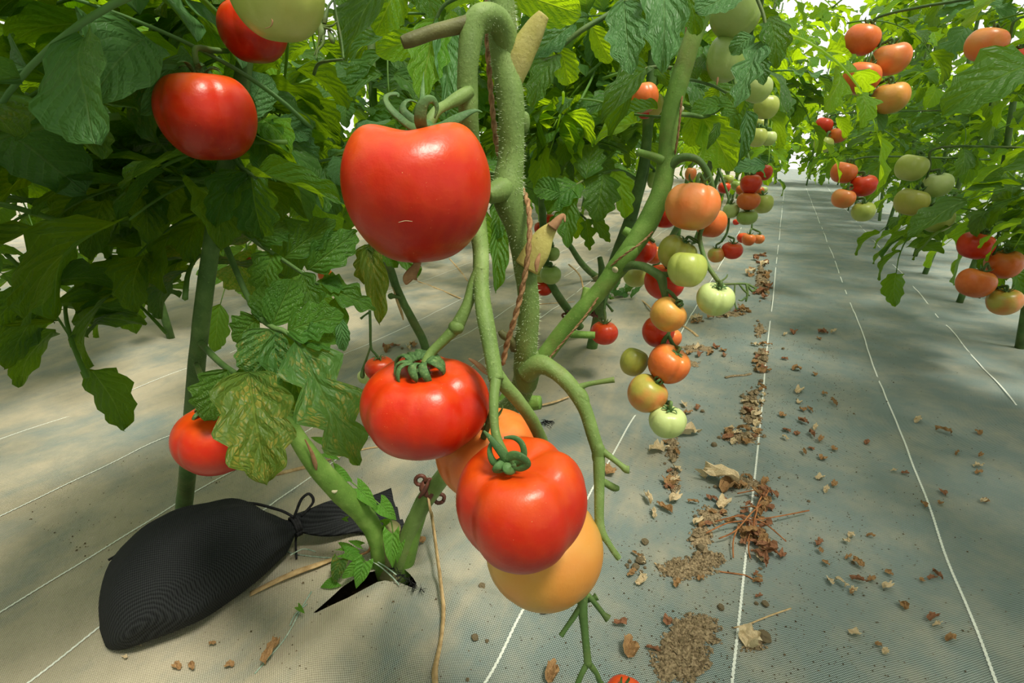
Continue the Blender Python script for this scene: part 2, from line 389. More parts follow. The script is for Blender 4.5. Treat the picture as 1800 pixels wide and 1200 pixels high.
# compound leaves of the foliage mass: rachis and leaflets in one mesh, several variants
def compound_mesh(seed, mat, n_pairs=3):
    r = random.Random(seed); V = []; F = []; UV = []
    L = 0.30; pts = []; droop = r.uniform(0.5, 1.3); p = Vector((0, 0, 0)); th = 0.35
    for i in range(7):
        pts.append((p.copy(), 0.0032*(1-0.1*i))); p = p+Vector((r.uniform(-.004, .004), math.cos(th), math.sin(th)))*(L/6); th -= droop/6
    tv, tf = tube_data(pts, 5, 2); V += tv; F += tf; UV += [(0.5, 0.3)]*len(tv)
    def add(base, tip, w, nrm, kind, s):
        lv, lf, lu = LC[(kind, s)]
        m = frame(base, tip, w, nrm); o = len(V)
        V.extend([m @ q for q in lv]); F.extend([tuple(i+o for i in f) for f in lf]); UV.extend(lu)
    kinds = ['lobed', 'deep', 'round', 'lance']; kd = kinds[seed % 4] if seed % 3 else 'lobed'
    for i in range(n_pairs):
        at = pts[2+i+(0 if n_pairs > 2 else 1)][0]; tdir = (pts[3+i][0]-pts[1+i][0]).normalized()
        for sd in (-1, 1):
            ln = r.uniform(0.085, 0.125)*(1-0.08*abs(i-1)); d = Vector((sd*0.95, 0, 0))+tdir*r.uniform(0.25, 0.8)+Vector((0, 0, r.uniform(-0.75, 0.1))); d.normalize()
            st = at+d*0.015
            add(st, st+d*ln, ln*r.uniform(0.48, 0.66), Vector((r.uniform(-.4, .4), r.uniform(-.3, .3), 1)), kd, r.randrange(3))
    d = (pts[-1][0]-pts[-2][0]).normalized()+Vector((0, 0, -0.3)); d.normalize(); ln = r.uniform(0.11, 0.15)
    add(pts[-1][0], pts[-1][0]+d*ln, ln*r.uniform(0.55, 0.7), Vector((r.uniform(-.3, .3), 0.2, 1)), kd, r.randrange(3))
    me = mesh('tomato_leaf', V, F, True, UV); me.materials.append(mat); return me
LC = {}
for kind in ('lobed', 'deep', 'round', 'lance'):
    for s in range(3): LC[(kind, s)] = leaflet_data(kind, s+50, 13, 6, (0.5, 1.0, 1.5)[s], 0.3, 0.04)
COMP = {k: [compound_mesh(i*3+j, M[k]) for i in range(6)] for j, k in enumerate(('leaf', 'leaf_grey', 'leaf_bright', 'leaf_spot'))}

# zones of the view that stay open, as (x0,y0,x1,y1, nearer than this depth is refused)
OPEN = [(555, 80, 605, 250, 0.95), (585, -80, 1010, 1300, 0.72), (1000, -80, 1360, 1300, 1.02), (1225, 280, 1360, 480, 2.6), (1100, 380, 1360, 480, 9), (610, 470, 1010, 1300, 9),
        (430, 640, 1360, 1300, 9), (1000, 425, 1110, 800, 9), (930, 425, 1360, 1300, 9), (1360, 560, 1900, 1300, 9), (-100, 830, 450, 1300, 9),
        (690, 455, 900, 700, 9), (450, 590, 640, 900, 9), (1040, 280, 1180, 430, 1.45), (1225, 20, 1360, 300, 0.95), (430, -80, 590, 120, 0.46)]
def leaf_ok(m):
    for q in ((0, 0, 0), (0, .1, .02), (0, .2, 0), (.11, .12, -.05), (-.11, .12, -.05), (.11, .24, -.08), (-.11, .24, -.08), (0, .3, -.05), (0, .42, -.14), (0.06, .36, -.1), (-.06, .36, -.1)):
        w = m @ Vector(q)
        if w.z < 0.03: return False
        pr = proj(w)
        if (w-CP).length < (0.95 if w.x > 0.1 else 0.40): return False
        if pr is None: continue
        x, y, d = pr
        for x0, y0, x1, y1, dd in OPEN:
            if x0 < x < x1 and y0 < y < y1 and d < dd: return False
    return True
def scatter_leaves(plant, path, count, zmin, zmax, r, mats=('leaf',)*6+('leaf_grey', 'leaf_bright', 'leaf_bright'), spread=0.10, scale=(0.75, 1.15), bias=None):
    "leaves growing out of the stem path (list of points), each linked as a part of its plant"
    made = 0; tries = 0
    pts = [p for p, _ in spline(path, 8)]; pts = [p for p in pts if zmin <= p.z <= zmax]
    if not pts: return 0
    while made < count and tries < count*7:
        tries += 1
        p = r.choice(pts)+Vector((r.gauss(0, spread), r.gauss(0, spread), r.gauss(0, spread*0.6)))
        az = r.uniform(0, 2*PI) if bias is None else r.gauss(bias, 1.1)
        el = r.uniform(-0.9, 0.35); roll = r.gauss(0, 0.35); s = r.uniform(*scale)
        m = Matrix.Translation(p) @ Matrix.Rotation(az, 4, 'Z') @ Matrix.Rotation(el, 4, 'X') @ Matrix.Rotation(roll, 4, 'Y') @ Matrix.Scale(s, 4)
        if not leaf_ok(m): continue
        obj('leaf', r.choice(COMP[r.choice(mats)]), None, plant, m); made += 1
    return made

# ================================================================== the setting
def lines(a, b, fine0, fine1, step, fine, grow=1.25):
    xs = []; x = fine0
    while x < fine1: xs.append(x); x += fine
    st = fine
    while x < b: xs.append(x); st = min(step, st*grow); x += st
    xs.append(b); st = fine; x = fine0-fine; pre = []
    while x > a: pre.append(x); st = min(step, st*grow); x -= st
    pre.append(a); return pre[::-1]+xs
def inpoly(x, y, poly):
    c = False; j = len(poly)-1
    for i in range(len(poly)):
        xi, yi = poly[i]; xj, yj = poly[j]
        if (yi > y) != (yj > y) and x < (xj-xi)*(y-yi)/(yj-yi)+xi: c = not c
        j = i
    return c
SLIT = [(G(*q).x, G(*q).y) for q in ((545, 1082), (600, 1032), (640, 1008), (690, 990), (722, 1010), (738, 1038), (700, 1022), (664, 1022), (612, 1050))]
xs = lines(-10, 9, -0.75, -0.22, 0.35, 0.0075, 1.12); ys = lines(-3, 18, 0.34, 0.70, 0.35, 0.0075, 1.12)
V = []; F = []
for y in ys:
    for x in xs: V.append((x, y, hgt(x, y)))
nx = len(xs)
for j in range(len(ys)-1):
    for i in range(nx-1):
        cx, cyy = (xs[i]+xs[i+1])/2, (ys[j]+ys[j+1])/2
        if inpoly(cx, cyy, SLIT): continue
        a = j*nx+i; F.append((a, a+1, a+nx+1, a+nx))
used = {}
def near_edge(x, y, poly):
    best = None
    for i in range(len(poly)):
        ax_, ay = poly[i-1]; bx_, by = poly[i]; dx, dy = bx_-ax_, by-ay; t = max(0, min(1, ((x-ax_)*dx+(y-ay)*dy)/(dx*dx+dy*dy))); qx, qy = ax_+t*dx, ay+t*dy; dd = (qx-x)**2+(qy-y)**2
        if best is None or dd < best[0]: best = (dd, qx, qy)
    return best
kept = set(i for f in F for i in f)
for poly in (SLIT,):
    rim = set()
    for j in range(len(ys)-1):
        for i in range(nx-1):
            if inpoly((xs[i]+xs[i+1])/2, (ys[j]+ys[j+1])/2, poly): rim.update((j*nx+i, j*nx+i+1, j*nx+nx+i, j*nx+nx+i+1))
    for i in rim & kept:
        x, y, z = V[i]; _, qx, qy = near_edge(x, y, poly); V[i] = (qx, qy, hgt(qx, qy))
ground = tag(obj('floor', mesh('floor', V, F), M['fabric']), 'dusty woven weed fabric covering the ground between the tomato rows', 'ground', kind='structure')
V = [(-1.2, 0.1, -0.045), (0.2, 0.1, -0.045), (0.2, 2.2, -0.045), (-1.2, 2.2, -0.045)]
tag(obj('soil_bed', mesh('soil_bed', V, [(0, 1, 2, 3)], False), M['soil_dark']), 'dark soil showing through the slit in the fabric', 'soil', kind='structure')
for k, lx in enumerate((-1.68, -1.286, -1.011, -0.831, -0.257, 0.052, 0.38, 0.70)):
    V = []; F = []; y = 0.05; i = 0
    while y < 11:
        st = 0.004 if y < 2 else 0.05
        z = hgt(lx, y)+0.0012; zz = 0.0005*(1 if i % 2 else -1) if y < 2 else 0
        off = 0.004*nz(lx, y, 1.3, 7)
        V += [(lx-0.0020+zz+off, y, z), (lx+0.0020+zz+off, y, z+0.0003)]
        if i: F.append((2*i-2, 2*i-1, 2*i+1, 2*i))
        y += st; i += 1
    obj('marker_line', mesh('marker_line', V, F, False), M['white_thread'], ground)

# ================================================================== tomatoes
def fruit_data(seed, lobes, amp, taper, flat, dimple, nu=40, nv=26, grooves=(), saddle=0.0):
    "unit fruit: local +X is the camera's right, -Y faces the camera; grooves are (angle in degrees, depth, width)"
    r = random.Random(seed); ph = r.random()*6.3; ph2 = r.random()*6.3; V = []; F = []
    for i in range(nv+1):
        th = PI*i/nv; up = 0.30+0.70*max(0, math.cos(th*0.60)); st = math.sin(th)
        for k in range(nu):
            an = 2*PI*k/nu
            lb = 1-amp*(1-abs(math.cos(0.5*lobes*an+ph)))**2*st**0.7*up*1.6
            lb *= 1+0.02*math.cos(2*an+ph2)+0.012*math.cos(3*an-ph)
            gz = 0
            for (ga, gdp, gw) in grooves:
                da = (an-math.radians(ga)+PI) % (2*PI)-PI; g = gdp*math.exp(-(da/gw)**2); lb *= 1-g*st**0.6*up; gz += g*0.55*max(0, math.cos(th))*min(1, th*2)
            rr = st**0.86*(1+taper*math.cos(th))*lb
            z = flat*(math.cos(th)-gz+saddle*math.cos(2*an)*math.exp(-((th-0.62)/0.42)**2)-dimple*math.exp(-(th/0.42)**2)+0.05*math.exp(-((PI-th)/0.3)**2))
            V.append(Vector((rr*math.cos(an), rr*math.sin(an), z)))
    for i in range(nv):
        for k in range(nu):
            a = i*nu+k; b = i*nu+(k+1) % nu; F.append((a, a+nu, b+nu, b))
    w = max(max(abs(v.x), abs(v.y)) for v in V)
    return [Vector((v.x/w, v.y/w, v.z)) for v in V], F
def sepal_path(r0, z0, a0, curl, length, w, n=9):
    p = [r0, z0]; a = a0; out = []
    for i in range(n+1):
        t = i/n; out.append((p[0], p[1], w*(0.55+0.9*t)*(1-t)**0.7+0.004 if t > 0 else w*0.5))
        p = [p[0]+math.cos(a)*length/n, p[1]+math.sin(a)*length/n]; a += curl/n
    return out
STYLE = {'up': (0.5, 1.6, 0.55), 'spread': (0.15, 1.3, 0.5), 'curl': (0.9, -3.2, 0.55), 'down': (0.1, -0.9, 0.5), 'tight': (1.2, -2.2, 0.45), 'roll': (0.3, 4.4, 0.62), 'barrel': (1.45, -4.6, 0.78), 'drum': (0.75, -3.1, 0.50, 0.16), 'claw': (1.15, -4.4, 0.85)}
NT_ = [0]
def tomato(px, py, d, rpx, kind, label, flat=0.86, tilt=(0, 0), style='up', ped=None, group=None, lobes=5, amp=0.05, taper=0.07, hi=False, sepals=6, calyx=True, dimple=0.16, spin=0.0, sep_scale=1.0, pmat='stem_dark', grooves=(), saddle=0.0, sw=0.10):
    NT_[0] += 1; seed = NT_[0]
    c = P(px, py, d); R = rpx*d/FPX
    ax = (Vector((0, 0, 1))+CR*tilt[0]-Vector((CF.x, CF.y, 0)).normalized()*tilt[1]).normalized()
    e = empty('tomato', c, label, 'tomato', group)
    X_ = (CR-ax*CR.dot(ax)).normalized(); Y_ = ax.cross(X_)
    mat = Matrix.Translation(c) @ Matrix((X_, Y_, ax)).transposed().to_4x4() @ Matrix.Rotation(spin, 4, 'Z') @ Matrix.Scale(R, 4)
    V, F = fruit_data(seed, lobes, amp, taper, flat, dimple, 96 if hi else 32, 56 if hi else 20, grooves, saddle)
    obj('fruit', mesh('fruit', V, F), TM[kind], e, mat)
    top = flat*(1-dimple)
    if calyx:
        # the star of sepals round the stalk
        cv, cf = tube_data([(Vector((0, 0, top-0.03)), 0.13), (Vector((0, 0, top+0.02)), 0.15), (Vector((0, 0, top+0.07)), 0.07)], 8, 3)
        ca = obj('calyx', mesh('calyx', cv, cf), M['sepal'], e, mat)
        a0, cu, ln = STYLE[style][:3]; z0 = STYLE[style][3] if len(STYLE[style]) > 3 else 0.0; r = random.Random(seed*3); me = None
        for k in range(sepals):
            if me is None or hi:
                sp = sepal_path(0.10, top+0.03+z0, a0+r.uniform(-.15, .15), cu*r.uniform(0.85, 1.15), ln*r.uniform(0.9, 1.15)*sep_scale, sw)
                pts = [(Vector((a, 0.03*math.sin(i*0.7+seed), b)), w) for i, (a, b, w) in enumerate(sp)]
                sv, sf = tube_data(pts, 6, 2, flat=0.30, up=Vector((-math.sin(a0), 0, math.cos(a0)))); me = mesh('sepal', sv, sf); me.materials.append(M['sepal'])
            obj('sepal', me, None, ca, mat @ Matrix.Rotation(2*PI*k/sepals+r.uniform(-.2, .2), 4, 'Z'))
    if ped:
        t = mat @ Vector((0, 0, top-0.02)); g = P(*ped[:3]); w = ped[3] if len(ped) > 3 else 5
        rad = 0.5*w*d/FPX; L = (g-t).length
        a = t+ax*min(L*0.4, R*0.5); m = a.lerp(g, 0.5)
        tube('stalk', [(t, rad*1.25), (a, rad), (m, rad*1.25), (g, rad)], M[pmat], e, seg=8, n=5)
    return e, mat, top

# ================================================================== foreground plant
plant = empty('tomato_plant', (BASE.x, BASE.y, 0), 'tomato plant with a thick hairy upright stem carrying the large ripe truss', 'plant')
main = [(694, 1026, .935, 30), (700, 998, .90, 30), (728, 915, .87, 28), (770, 850, .82, 28), (820, 790, .72, 32), (868, 738, .60, 36), (905, 706, .535, 38), (922, 668, .50, 42), (924, 610, .475, 40), (930, 540, .46, 37), (922, 470, .45, 38),
        (910, 400, .44, 42), (892, 340, .433, 57), (898, 280, .43, 46), (899, 200, .42, 48), (890, 120, .415, 50), (884, 60, .41, 50), (882, 10, .405, 46), (872, -60, .40, 46), (862, -200, .40, 44)]
stem_pts = pxpath(main)
stem = tube('stem', stem_pts, M['stem'], plant, seg=20, n=8, rough=0.05)
def hairs(name, path, count, parent, seed, ln=0.0035, w=0.00022):
    r = random.Random(seed); sp = spline(path, 8); V = []; F = []
    for _ in range(count):
        i = r.randrange(1, len(sp)-1); p, rad = sp[i]; q = sp[i+1][0]; T = (q-p).normalized(); f = r.random()
        d = Vector((r.gauss(0, 1), r.gauss(0, 1), r.gauss(0, 1))); d = d-T*d.dot(T)
        if d.length < 1e-3: continue
        d.normalize(); a = p.lerp(q, f)+d*rad*0.97; l = ln*r.uniform(0.5, 1.2); sdir = T*w
        e = a+d*l+Vector((0, 0, r.uniform(-.3, .3)*l)); s2 = d.cross(T)*w; o = len(V)
        V += [a+sdir, a-sdir*0.5+s2, a-sdir*0.5-s2, e]; F += [(o, o+1, o+3), (o+1, o+2, o+3), (o+2, o, o+3)]
    return tag(obj(name, mesh(name, V, F, False), M['hair'], parent), kind='stuff')
hairs('stem_hairs', stem_pts[5:], 2600, stem, 3, 0.0032, 0.00016)
def knob(name, px, py, d, w, mat, parent, h=1.0, elong=None):
    c = P(px, py, d); r = 0.5*w*d/FPX; ax = elong if elong is not None else Vector((0, 0, 1))
    return tube(name, [(c-ax*r*1.1*h, r*0.25), (c-ax*r*0.8*h, r*0.75), (c, r), (c+ax*r*0.8*h, r*0.75), (c+ax*r*1.1*h, r*0.25)], mat, parent, seg=12, n=4, rough=0.08)
knob('node', 926, 648, .485, 48, M['stem'], stem, 1.8)
knob('node', 922, 215, .422, 20, M['stem'], stem, 1.6)
ptube('cut_stub', [(890, 330, .430, 48), (876, 336, .422, 42), (864, 341, .417, 34), (856, 343, .414, 26)], M['stem'], stem, seg=12, rough=.06)
ptube('cut_stub', [(905, 690, .53, 34), (925, 706, .525, 30), (950, 707, .52, 24)], M['stem_bright'], stem, seg=12, rough=.08)
ptube('cut_stub', [(908, 610, .475, 26), (896, 596, .47, 16), (884, 588, .468, 14), (880, 581, .468, 10)], M['stem_brown'], stem, seg=10, rough=.1)
ptube('torn_shoot', [(893, 150, .418, 40), (908, 112, .410, 48), (926, 76, .404, 46), (942, 48, .399, 36), (956, 26, .396, 22)], M['torn'], stem, seg=14, flat=0.6, up=CF.copy(), rough=.12)
wsh = ptube('withered_shoot', [(925, 470, .44, 46), (944, 440, .435, 46), (958, 415, .432, 34), (972, 398, .43, 20), (984, 386, .43, 12)], M['torn'], stem, seg=14, flat=0.5, up=CF.copy(), rough=.06)
ptube('withered_tip', [(970, 400, .428, 20), (983, 384, .426, 12), (991, 379, .426, 7), (993, 390, .425, 3)], M['brown_tip'], wsh, seg=8, rough=.15)
ptube('dark_scar', [(943, 478, .416, 3), (944, 462, .4135, 9), (949, 445, .414, 3)], M['brown_tip'], stem, seg=8, flat=.3, up=CF.copy())
# truss carrying the big fruit
truss_path = [(897, 150, .418, 26), (893, 85, .409, 40), (876, 38, .395, 44), (848, 30, .385, 44), (831, 52, .384, 42), (823, 110, .386, 37), (822, 160, .392, 37), (824, 215, .40, 35), (830, 300, .425, 34),
              (838, 380, .42, 32), (845, 440, .40, 29), (846, 500, .385, 28), (852, 555, .375, 30), (864, 620, .365, 28), (872, 668, .36, 27)]
tr_pts = pxpath(truss_path)
truss = tube('truss_stalk', tr_pts, M['stem'], plant, seg=18, n=8, rough=0.05)
hairs('truss_hairs', tr_pts, 1000, truss, 5, 0.0018, 0.00014)
knob('node', 846, 34, .386, 46, M['stem'], truss, 0.9)
ptube('cut_stub', [(830, 40, .384, 30), (800, 47, .380, 26), (760, 57, .376, 24), (722, 70, .372, 24), (707, 75, .371, 20)], M['stem_brown'], truss, seg=12, rough=.06)
ptube('fruit_stalk', [(826, 160, .388, 22), (806, 172, .382, 24), (785, 184, .374, 18), (768, 194, .366, 18), (757, 212, .362, 20), (750, 232, .360, 18)], M['stem'], truss, seg=12, rough=.05)
ptube('fruit_stalk', [(846, 470, .388, 22), (833, 500, .388, 22), (822, 535, .388, 20), (806, 568, .388, 24), (800, 578, .388, 22), (780, 598, .388, 18), (758, 620, .388, 17), (748, 640, .386, 18)], M['stem'], truss, seg=12, rough=.05)
knob('node', 802, 575, .387, 28, M['stem'], truss, 0.8)
ptube('fruit_stalk', [(872, 660, .36, 20), (868, 700, .352, 18), (869, 745, .346, 16), (874, 772, .343, 17), (884, 795, .342, 18), (893, 815, .343, 14)], M['stem'], truss, seg=12, rough=.05)
ptube('fruit_stalk', [(868, 650, .365, 26), (886, 676, .37, 26), (910, 703, .385, 24), (930, 730, .40, 23), (946, 760, .42, 22), (960, 800, .44, 22), (985, 900, .46, 20), (1015, 1000, .46, 20), (1028, 1050, .455, 20)], M['stem'], truss, seg=12, rough=.05)
ptube('fruit_stalk', [(873, 690, .37, 12), (860, 740, .40, 11), (850, 768, .415, 12)], M['stem_dark'], truss, seg=8)
end = ptube('truss_end', [(1026, 1040, .455, 18), (1024, 1065, .452, 18), (1028, 1110, .45, 14), (1034, 1170, .447, 14)], M['stem_dark'], truss, seg=10, rough=.05)
for l in ([(1024, 1060, .452, 11), (1008, 1085, .45, 10), (994, 1105, .448, 9), (986, 1117, .447, 10)], [(1030, 1042, .455, 10), (1046, 1060, .455, 9), (1060, 1078, .454, 9), (1069, 1087, .453, 15)],
          [(1033, 1165, .447, 11), (1022, 1185, .446, 10), (1012, 1210, .445, 10)], [(1034, 1165, .447, 11), (1048, 1182, .45, 10), (1056, 1200, .455, 9), (1075, 1215, .46, 8)], [(1030, 1055, .46, 10), (1042, 1052, .462, 9), (1049, 1048, .463, 14)]):
    ptube('side_stalk', l, M['stem_dark'], end, seg=8, rough=.05)
# bare truss on the right of the stem
bare_pts = pxpath([(925, 655, .48, 40), (948, 640, .468, 36), (975, 652, .462, 30), (1005, 680, .458, 28), (1028, 718, .455, 25), (1042, 762, .452, 23), (1052, 800, .45, 22), (1053, 850, .448, 19), (1053, 900, .446, 17), (1056, 930, .445, 16), (1070, 955, .444, 11), (1084, 976, .443, 11), (1088, 981, .443, 10)])
bare = tube('bare_truss', bare_pts, M['stem'], plant, seg=14, n=7, rough=.06)
hairs('truss_hairs', bare_pts, 500, bare, 8, 0.0014, 0.00013)
for l in ([(1012, 684, .457, 16), (1030, 676, .455, 10), (1055, 671, .452, 9), (1080, 667, .45, 11)], [(1052, 788, .449, 15), (1072, 802, .446, 11), (1090, 816, .443, 10), (1100, 824, .441, 13), (1106, 825, .44, 14)], [(1054, 842, .45, 12), (1070, 852, .453, 13), (1080, 857, .455, 13), (1087, 858, .456, 9)]):
    ptube('side_stalk', l, M['stem'], bare, seg=10, rough=.06)
knob('node', 1018, 694, .457, 29, M['stem'], bare, 1.5, (P(1030, 718, .455)-P(1005, 680, .458)).normalized()); knob('node', 1052, 797, .45, 24, M['stem'], bare, 1.6)
# cut side stem rising to the left from the root
side = ptube('side_stem', [(682, 1024, .935, 30), (670, 988, .895, 30), (662, 945, .88, 32), (640, 905, .86, 36), (602, 868, .82, 38), (565, 828, .79, 36), (535, 788, .77, 32), (515, 755, .76, 27), (505, 735, .755, 20), (497, 714, .75, 11)], M['stem_bright'], plant, seg=16, n=6, rough=.05)
ptube('scar', [(536, 772, .748, 2), (547, 793, .755, 6), (553, 812, .762, 8), (556, 826, .77, 3)], M['brown_tip'], side, seg=8, flat=.35, up=CF.copy(), rough=.2)
ptube('cut_face', [(586, 862, .797, 9), (588, 861, .795, 12), (589, 860, .793, 9)], M['cut'], side, seg=10)
ptube('dry_strip', [(500, 712, .745, 9), (515, 718, .744, 7), (528, 712, .745, 4)], M['brown_tip'], side, seg=6, flat=.4)
ptube('root_collar', [(688, 1010, .905, 44), (686, 980, .90, 38), (684, 950, .89, 36), (690, 925, .88, 30)], M['stem_woody'], plant, seg=14, n=6, rough=.12)
ptube('aerial_root', [(646, 925, .86, 6), (652, 950, .87, 6), (648, 968, .88, 5), (630, 976, .89, 4)], M['brown_tip'], plant, seg=6)

# the tomatoes of the foreground truss
e, m1, top1 = tomato(733, 338, .36, 130, 'ripe', 'large glossy ripe red tomato highest on the foreground truss', flat=0.96, tilt=(-0.02, -0.04), calyx=False, hi=True, lobes=4, amp=0.02, taper=0.10, dimple=0.20, saddle=0.07, grooves=((-100, .05, .45),))
ca = ptube('calyx', [(748, 236, .359, 26), (749, 226, .359, 34), (752, 216, .360, 20)], M['sepal'], e, seg=10)
for l in ([(742, 228, .352, 16), (722, 222, .345, 17), (702, 206, .341, 17), (686, 190, .34, 15), (678, 174, .342, 10), (684, 166, .345, 8), (698, 165, .347, 9), (700, 171, .347, 3)],
          [(745, 228, .35, 14), (728, 212, .348, 15), (710, 196, .347, 14), (709, 184, .35, 12), (719, 176, .353, 11), (733, 181, .357, 9), (739, 192, .359, 4)],
          [(744, 230, .346, 19), (739, 212, .337, 22), (741, 190, .333, 21), (750, 176, .332, 16), (762, 176, .334, 12), (768, 190, .337, 8), (764, 208, .339, 3)],
          [(756, 229, .350, 18), (778, 224, .347, 22), (802, 210, .346, 20), (824, 198, .347, 12), (838, 194, .348, 6), (848, 197, .349, 2)],
          [(745, 212, .366, 10), (742, 185, .370, 11), (743, 158, .372, 8), (744, 138, .373, 3), (745, 126, .374, 1)]):
    ptube('sepal', l, M['sepal'], ca, seg=8, n=5, flat=0.35, up=CF.copy())
ptube('blossom_scar', [(735, 455, .362, 16), (732, 468, .362, 14), (724, 480, .362, 20), (720, 490, .363, 26), (722, 494, .363, 20)], M['brown_tip'], e, seg=8, flat=.35, up=CF.copy(), rough=.25)
ptube('skin_scar', [(700, 391, .3125, .5), (712, 388, .3113, 1.1), (725, 389, .3110, .6)], M['cut'], e, seg=6, flat=.3, up=CF.copy())
tomato(747, 712, .40, 114, 'ripe', 'ripe red ribbed tomato with a tightly curled green calyx, beside the truss stalk', flat=0.74, tilt=(-0.04, 0.06), style='drum', hi=True, lobes=6, amp=0.03, taper=0.03, dimple=0.26, sepals=11, sep_scale=0.95, sw=.115, grooves=((-38, .13, .20), (-105, .05, .25), (-150, .05, .3), (60, .08, .3)))
e3, m3, top3 = tomato(918, 884, .37, 121, 'ripe', 'large ripe red tomato hanging in front of two yellow-orange ones', flat=0.90, tilt=(-0.08, 0.02), calyx=False, hi=True, lobes=5, amp=0.02, taper=0.08, dimple=0.26, grooves=((-142, .09, .22), (-40, .12, .25), (35, .12, .25)))
ca3 = ptube('calyx', [(892, 822, .349, 30), (892, 812, .348, 46), (892, 803, .348, 24)], M['sepal'], e3, seg=12)
for l in ([(896, 814, .346, 16), (914, 810, .341, 15), (921, 795, .339, 13), (916, 778, .340, 12), (903, 769, .342, 9), (886, 769, .343, 4)],
          [(898, 818, .342, 18), (886, 800, .337, 17), (870, 780, .336, 13), (858, 765, .337, 8), (850, 757, .338, 3)],
          [(884, 818, .344, 14), (868, 812, .340, 13), (861, 796, .339, 10), (862, 782, .340, 7), (866, 776, .341, 3)],
          [(888, 806, .338, 14), (904, 800, .334, 18), (920, 806, .332, 18), (926, 816, .333, 15), (914, 824, .336, 12), (900, 824, .339, 5)],
          [(888, 812, .340, 15), (876, 820, .336, 17), (872, 828, .338, 12), (884, 829, .340, 6)],
          [(890, 814, .338, 16), (892, 824, .335, 18), (900, 829, .337, 12), (906, 828, .340, 5)],
          [(886, 800, .350, 12), (878, 782, .352, 11), (872, 772, .353, 5)]):
    ptube('sepal', l, M['sepal'], ca3, seg=8, n=5, flat=0.4, up=CF.copy())
tomato(858, 800, .452, 92, 'orange', 'orange tomato half hidden between the two ripe red tomatoes', flat=0.86, tilt=(-0.15, 0.0), style='spread', hi=True, lobes=5, amp=0.04, sepals=6)
tomato(957, 968, .445, 103, 'amber', 'yellow-orange tomato lowest on the foreground truss, tucked behind a ripe red one', flat=0.90, tilt=(0.1, 0.1), hi=True, lobes=5, amp=0.02, calyx=False)
tomato(1097, 1232, .47, 40, 'red', 'small red tomato on the dangling end of the foreground truss', flat=0.86, ped=(1075, 1212, .46, 8))
ptube('dried_flower', [(824, 630, .383, 3), (837, 638, .378, 9), (848, 648, .373, 12), (856, 656, .368, 6), (866, 660, .366, 3)], M['brown_tip'], truss, seg=7, flat=.4, up=CF.copy(), rough=.3)

# twine wound round the thick stem
def twine(label, lst, w, strands=2, pitch=0.022, mat='twine', name='twine', group=None):
    sp = spline([(P(x, y, d), d) for x, y, d in lst], 14); V = []; F = []
    rr = [0.5*w*d/FPX for _, d in sp]
    for s in range(strands):
        pts = []; acc = 0
        for i, (p, d) in enumerate(sp):
            a = sp[max(i-1, 0)][0]; b = sp[min(i+1, len(sp)-1)][0]; T = (b-a).normalized(); N = T.orthogonal().normalized(); N = (CR-T*CR.dot(T)).normalized(); B = T.cross(N)
            if i: acc += (p-sp[i-1][0]).length
            an = 2*PI*acc/pitch+2*PI*s/strands
            pts.append((p+(N*math.cos(an)+B*math.sin(an))*rr[i]*0.38, rr[i]*0.62))
        tube_data(pts, 7, V=V, F=F, smooth_path=False)
    return tag(obj(name, mesh(name, V, F), M[mat]), label, 'twine', group)
t1 = twine('brown jute twine wound round the thick foreground stem', [(868, -140, .425), (862, -60, .425), (856, 20, .428), (857, 80, .43), (862, 150, .44), (868, 215, .445), (875, 262, .45), (890, 300, .455), (912, 325, .45), (926, 350, .43), (931, 385, .42), (930, 425, .418), (925, 470, .422), (915, 520, .430), (903, 565, .438), (891, 605, .45), (884, 640, .46)], 11)

# ================================================================== leaning plant with the ripening clusters
plant2 = empty('tomato_plant', (BASE.x+0.035, BASE.y+0.02, 0), 'leaning tomato plant with ripening clusters over the walkway', 'plant')
lean_pts = pxpath([(700, 1030, .94, 32), (710, 1000, .905, 31), (736, 900, .875, 30), (775, 842, .86, 30), (850, 752, .85, 30), (945, 640, .84, 30), (1000, 570, .82, 31), (1050, 516, .80, 31), (1085, 470, .785, 34), (1110, 435, .775, 36), (1140, 388, .765, 38), (1162, 335, .755, 34), (1172, 280, .745, 32),
                   (1180, 200, .735, 34), (1195, 140, .725, 33), (1215, 75, .715, 32), (1238, 15, .705, 30), (1262, -60, .70, 28), (1290, -160, .69, 26)])
stem2 = tube('stem', lean_pts, M['stem_bright'], plant2, seg=16, n=7, rough=0.05)
for q in ((1087, 468, .783, 36, 2.4, (30, -36)),):
    knob('node', q[0], q[1], q[2], q[3], M['stem_bright'], stem2, q[4], (P(q[0]+q[5][0], q[1]+q[5][1], q[2]-.02)-P(q[0], q[1], q[2])).normalized())
for l in ([(1004, 586, .82, 16), (1020, 588, .815, 14), (1046, 589, .81, 13)], [(1020, 555, .815, 16), (1026, 530, .81, 14), (1031, 505, .808, 12)], [(1165, 282, .74, 18), (1145, 274, .738, 13), (1120, 267, .735, 12)], [(1118, 420, .775, 16), (1106, 410, .775, 17), (1096, 404, .776, 14)]):
    ptube('cut_stub', l, M['stem_bright'], stem2, seg=10, rough=.06)
ptube('cut_face', [(1082, 473, .758, 8), (1081, 474, .7565, 12), (1080, 475, .7555, 7)], M['cut'], stem2, seg=10)
ptube('cut_face', [(1197, 191, .725, 6), (1198, 191, .7235, 10), (1199, 191, .722, 6)], M['cut'], stem2, seg=10)
ta = ptube('truss_stalk', [(1172, 300, .745, 18), (1188, 282, .735, 16), (1208, 276, .725, 14), (1228, 282, .72, 12), (1243, 302, .72, 11), (1252, 330, .725, 9), (1250, 360, .735, 8), (1238, 392, .73, 8), (1230, 415, .72, 8), (1234, 440, .715, 8), (1243, 465, .71, 8), (1254, 482, .705, 8), (1264, 496, .70, 8)], M['stem_dark'], plant2, seg=10, n=6, rough=.05)
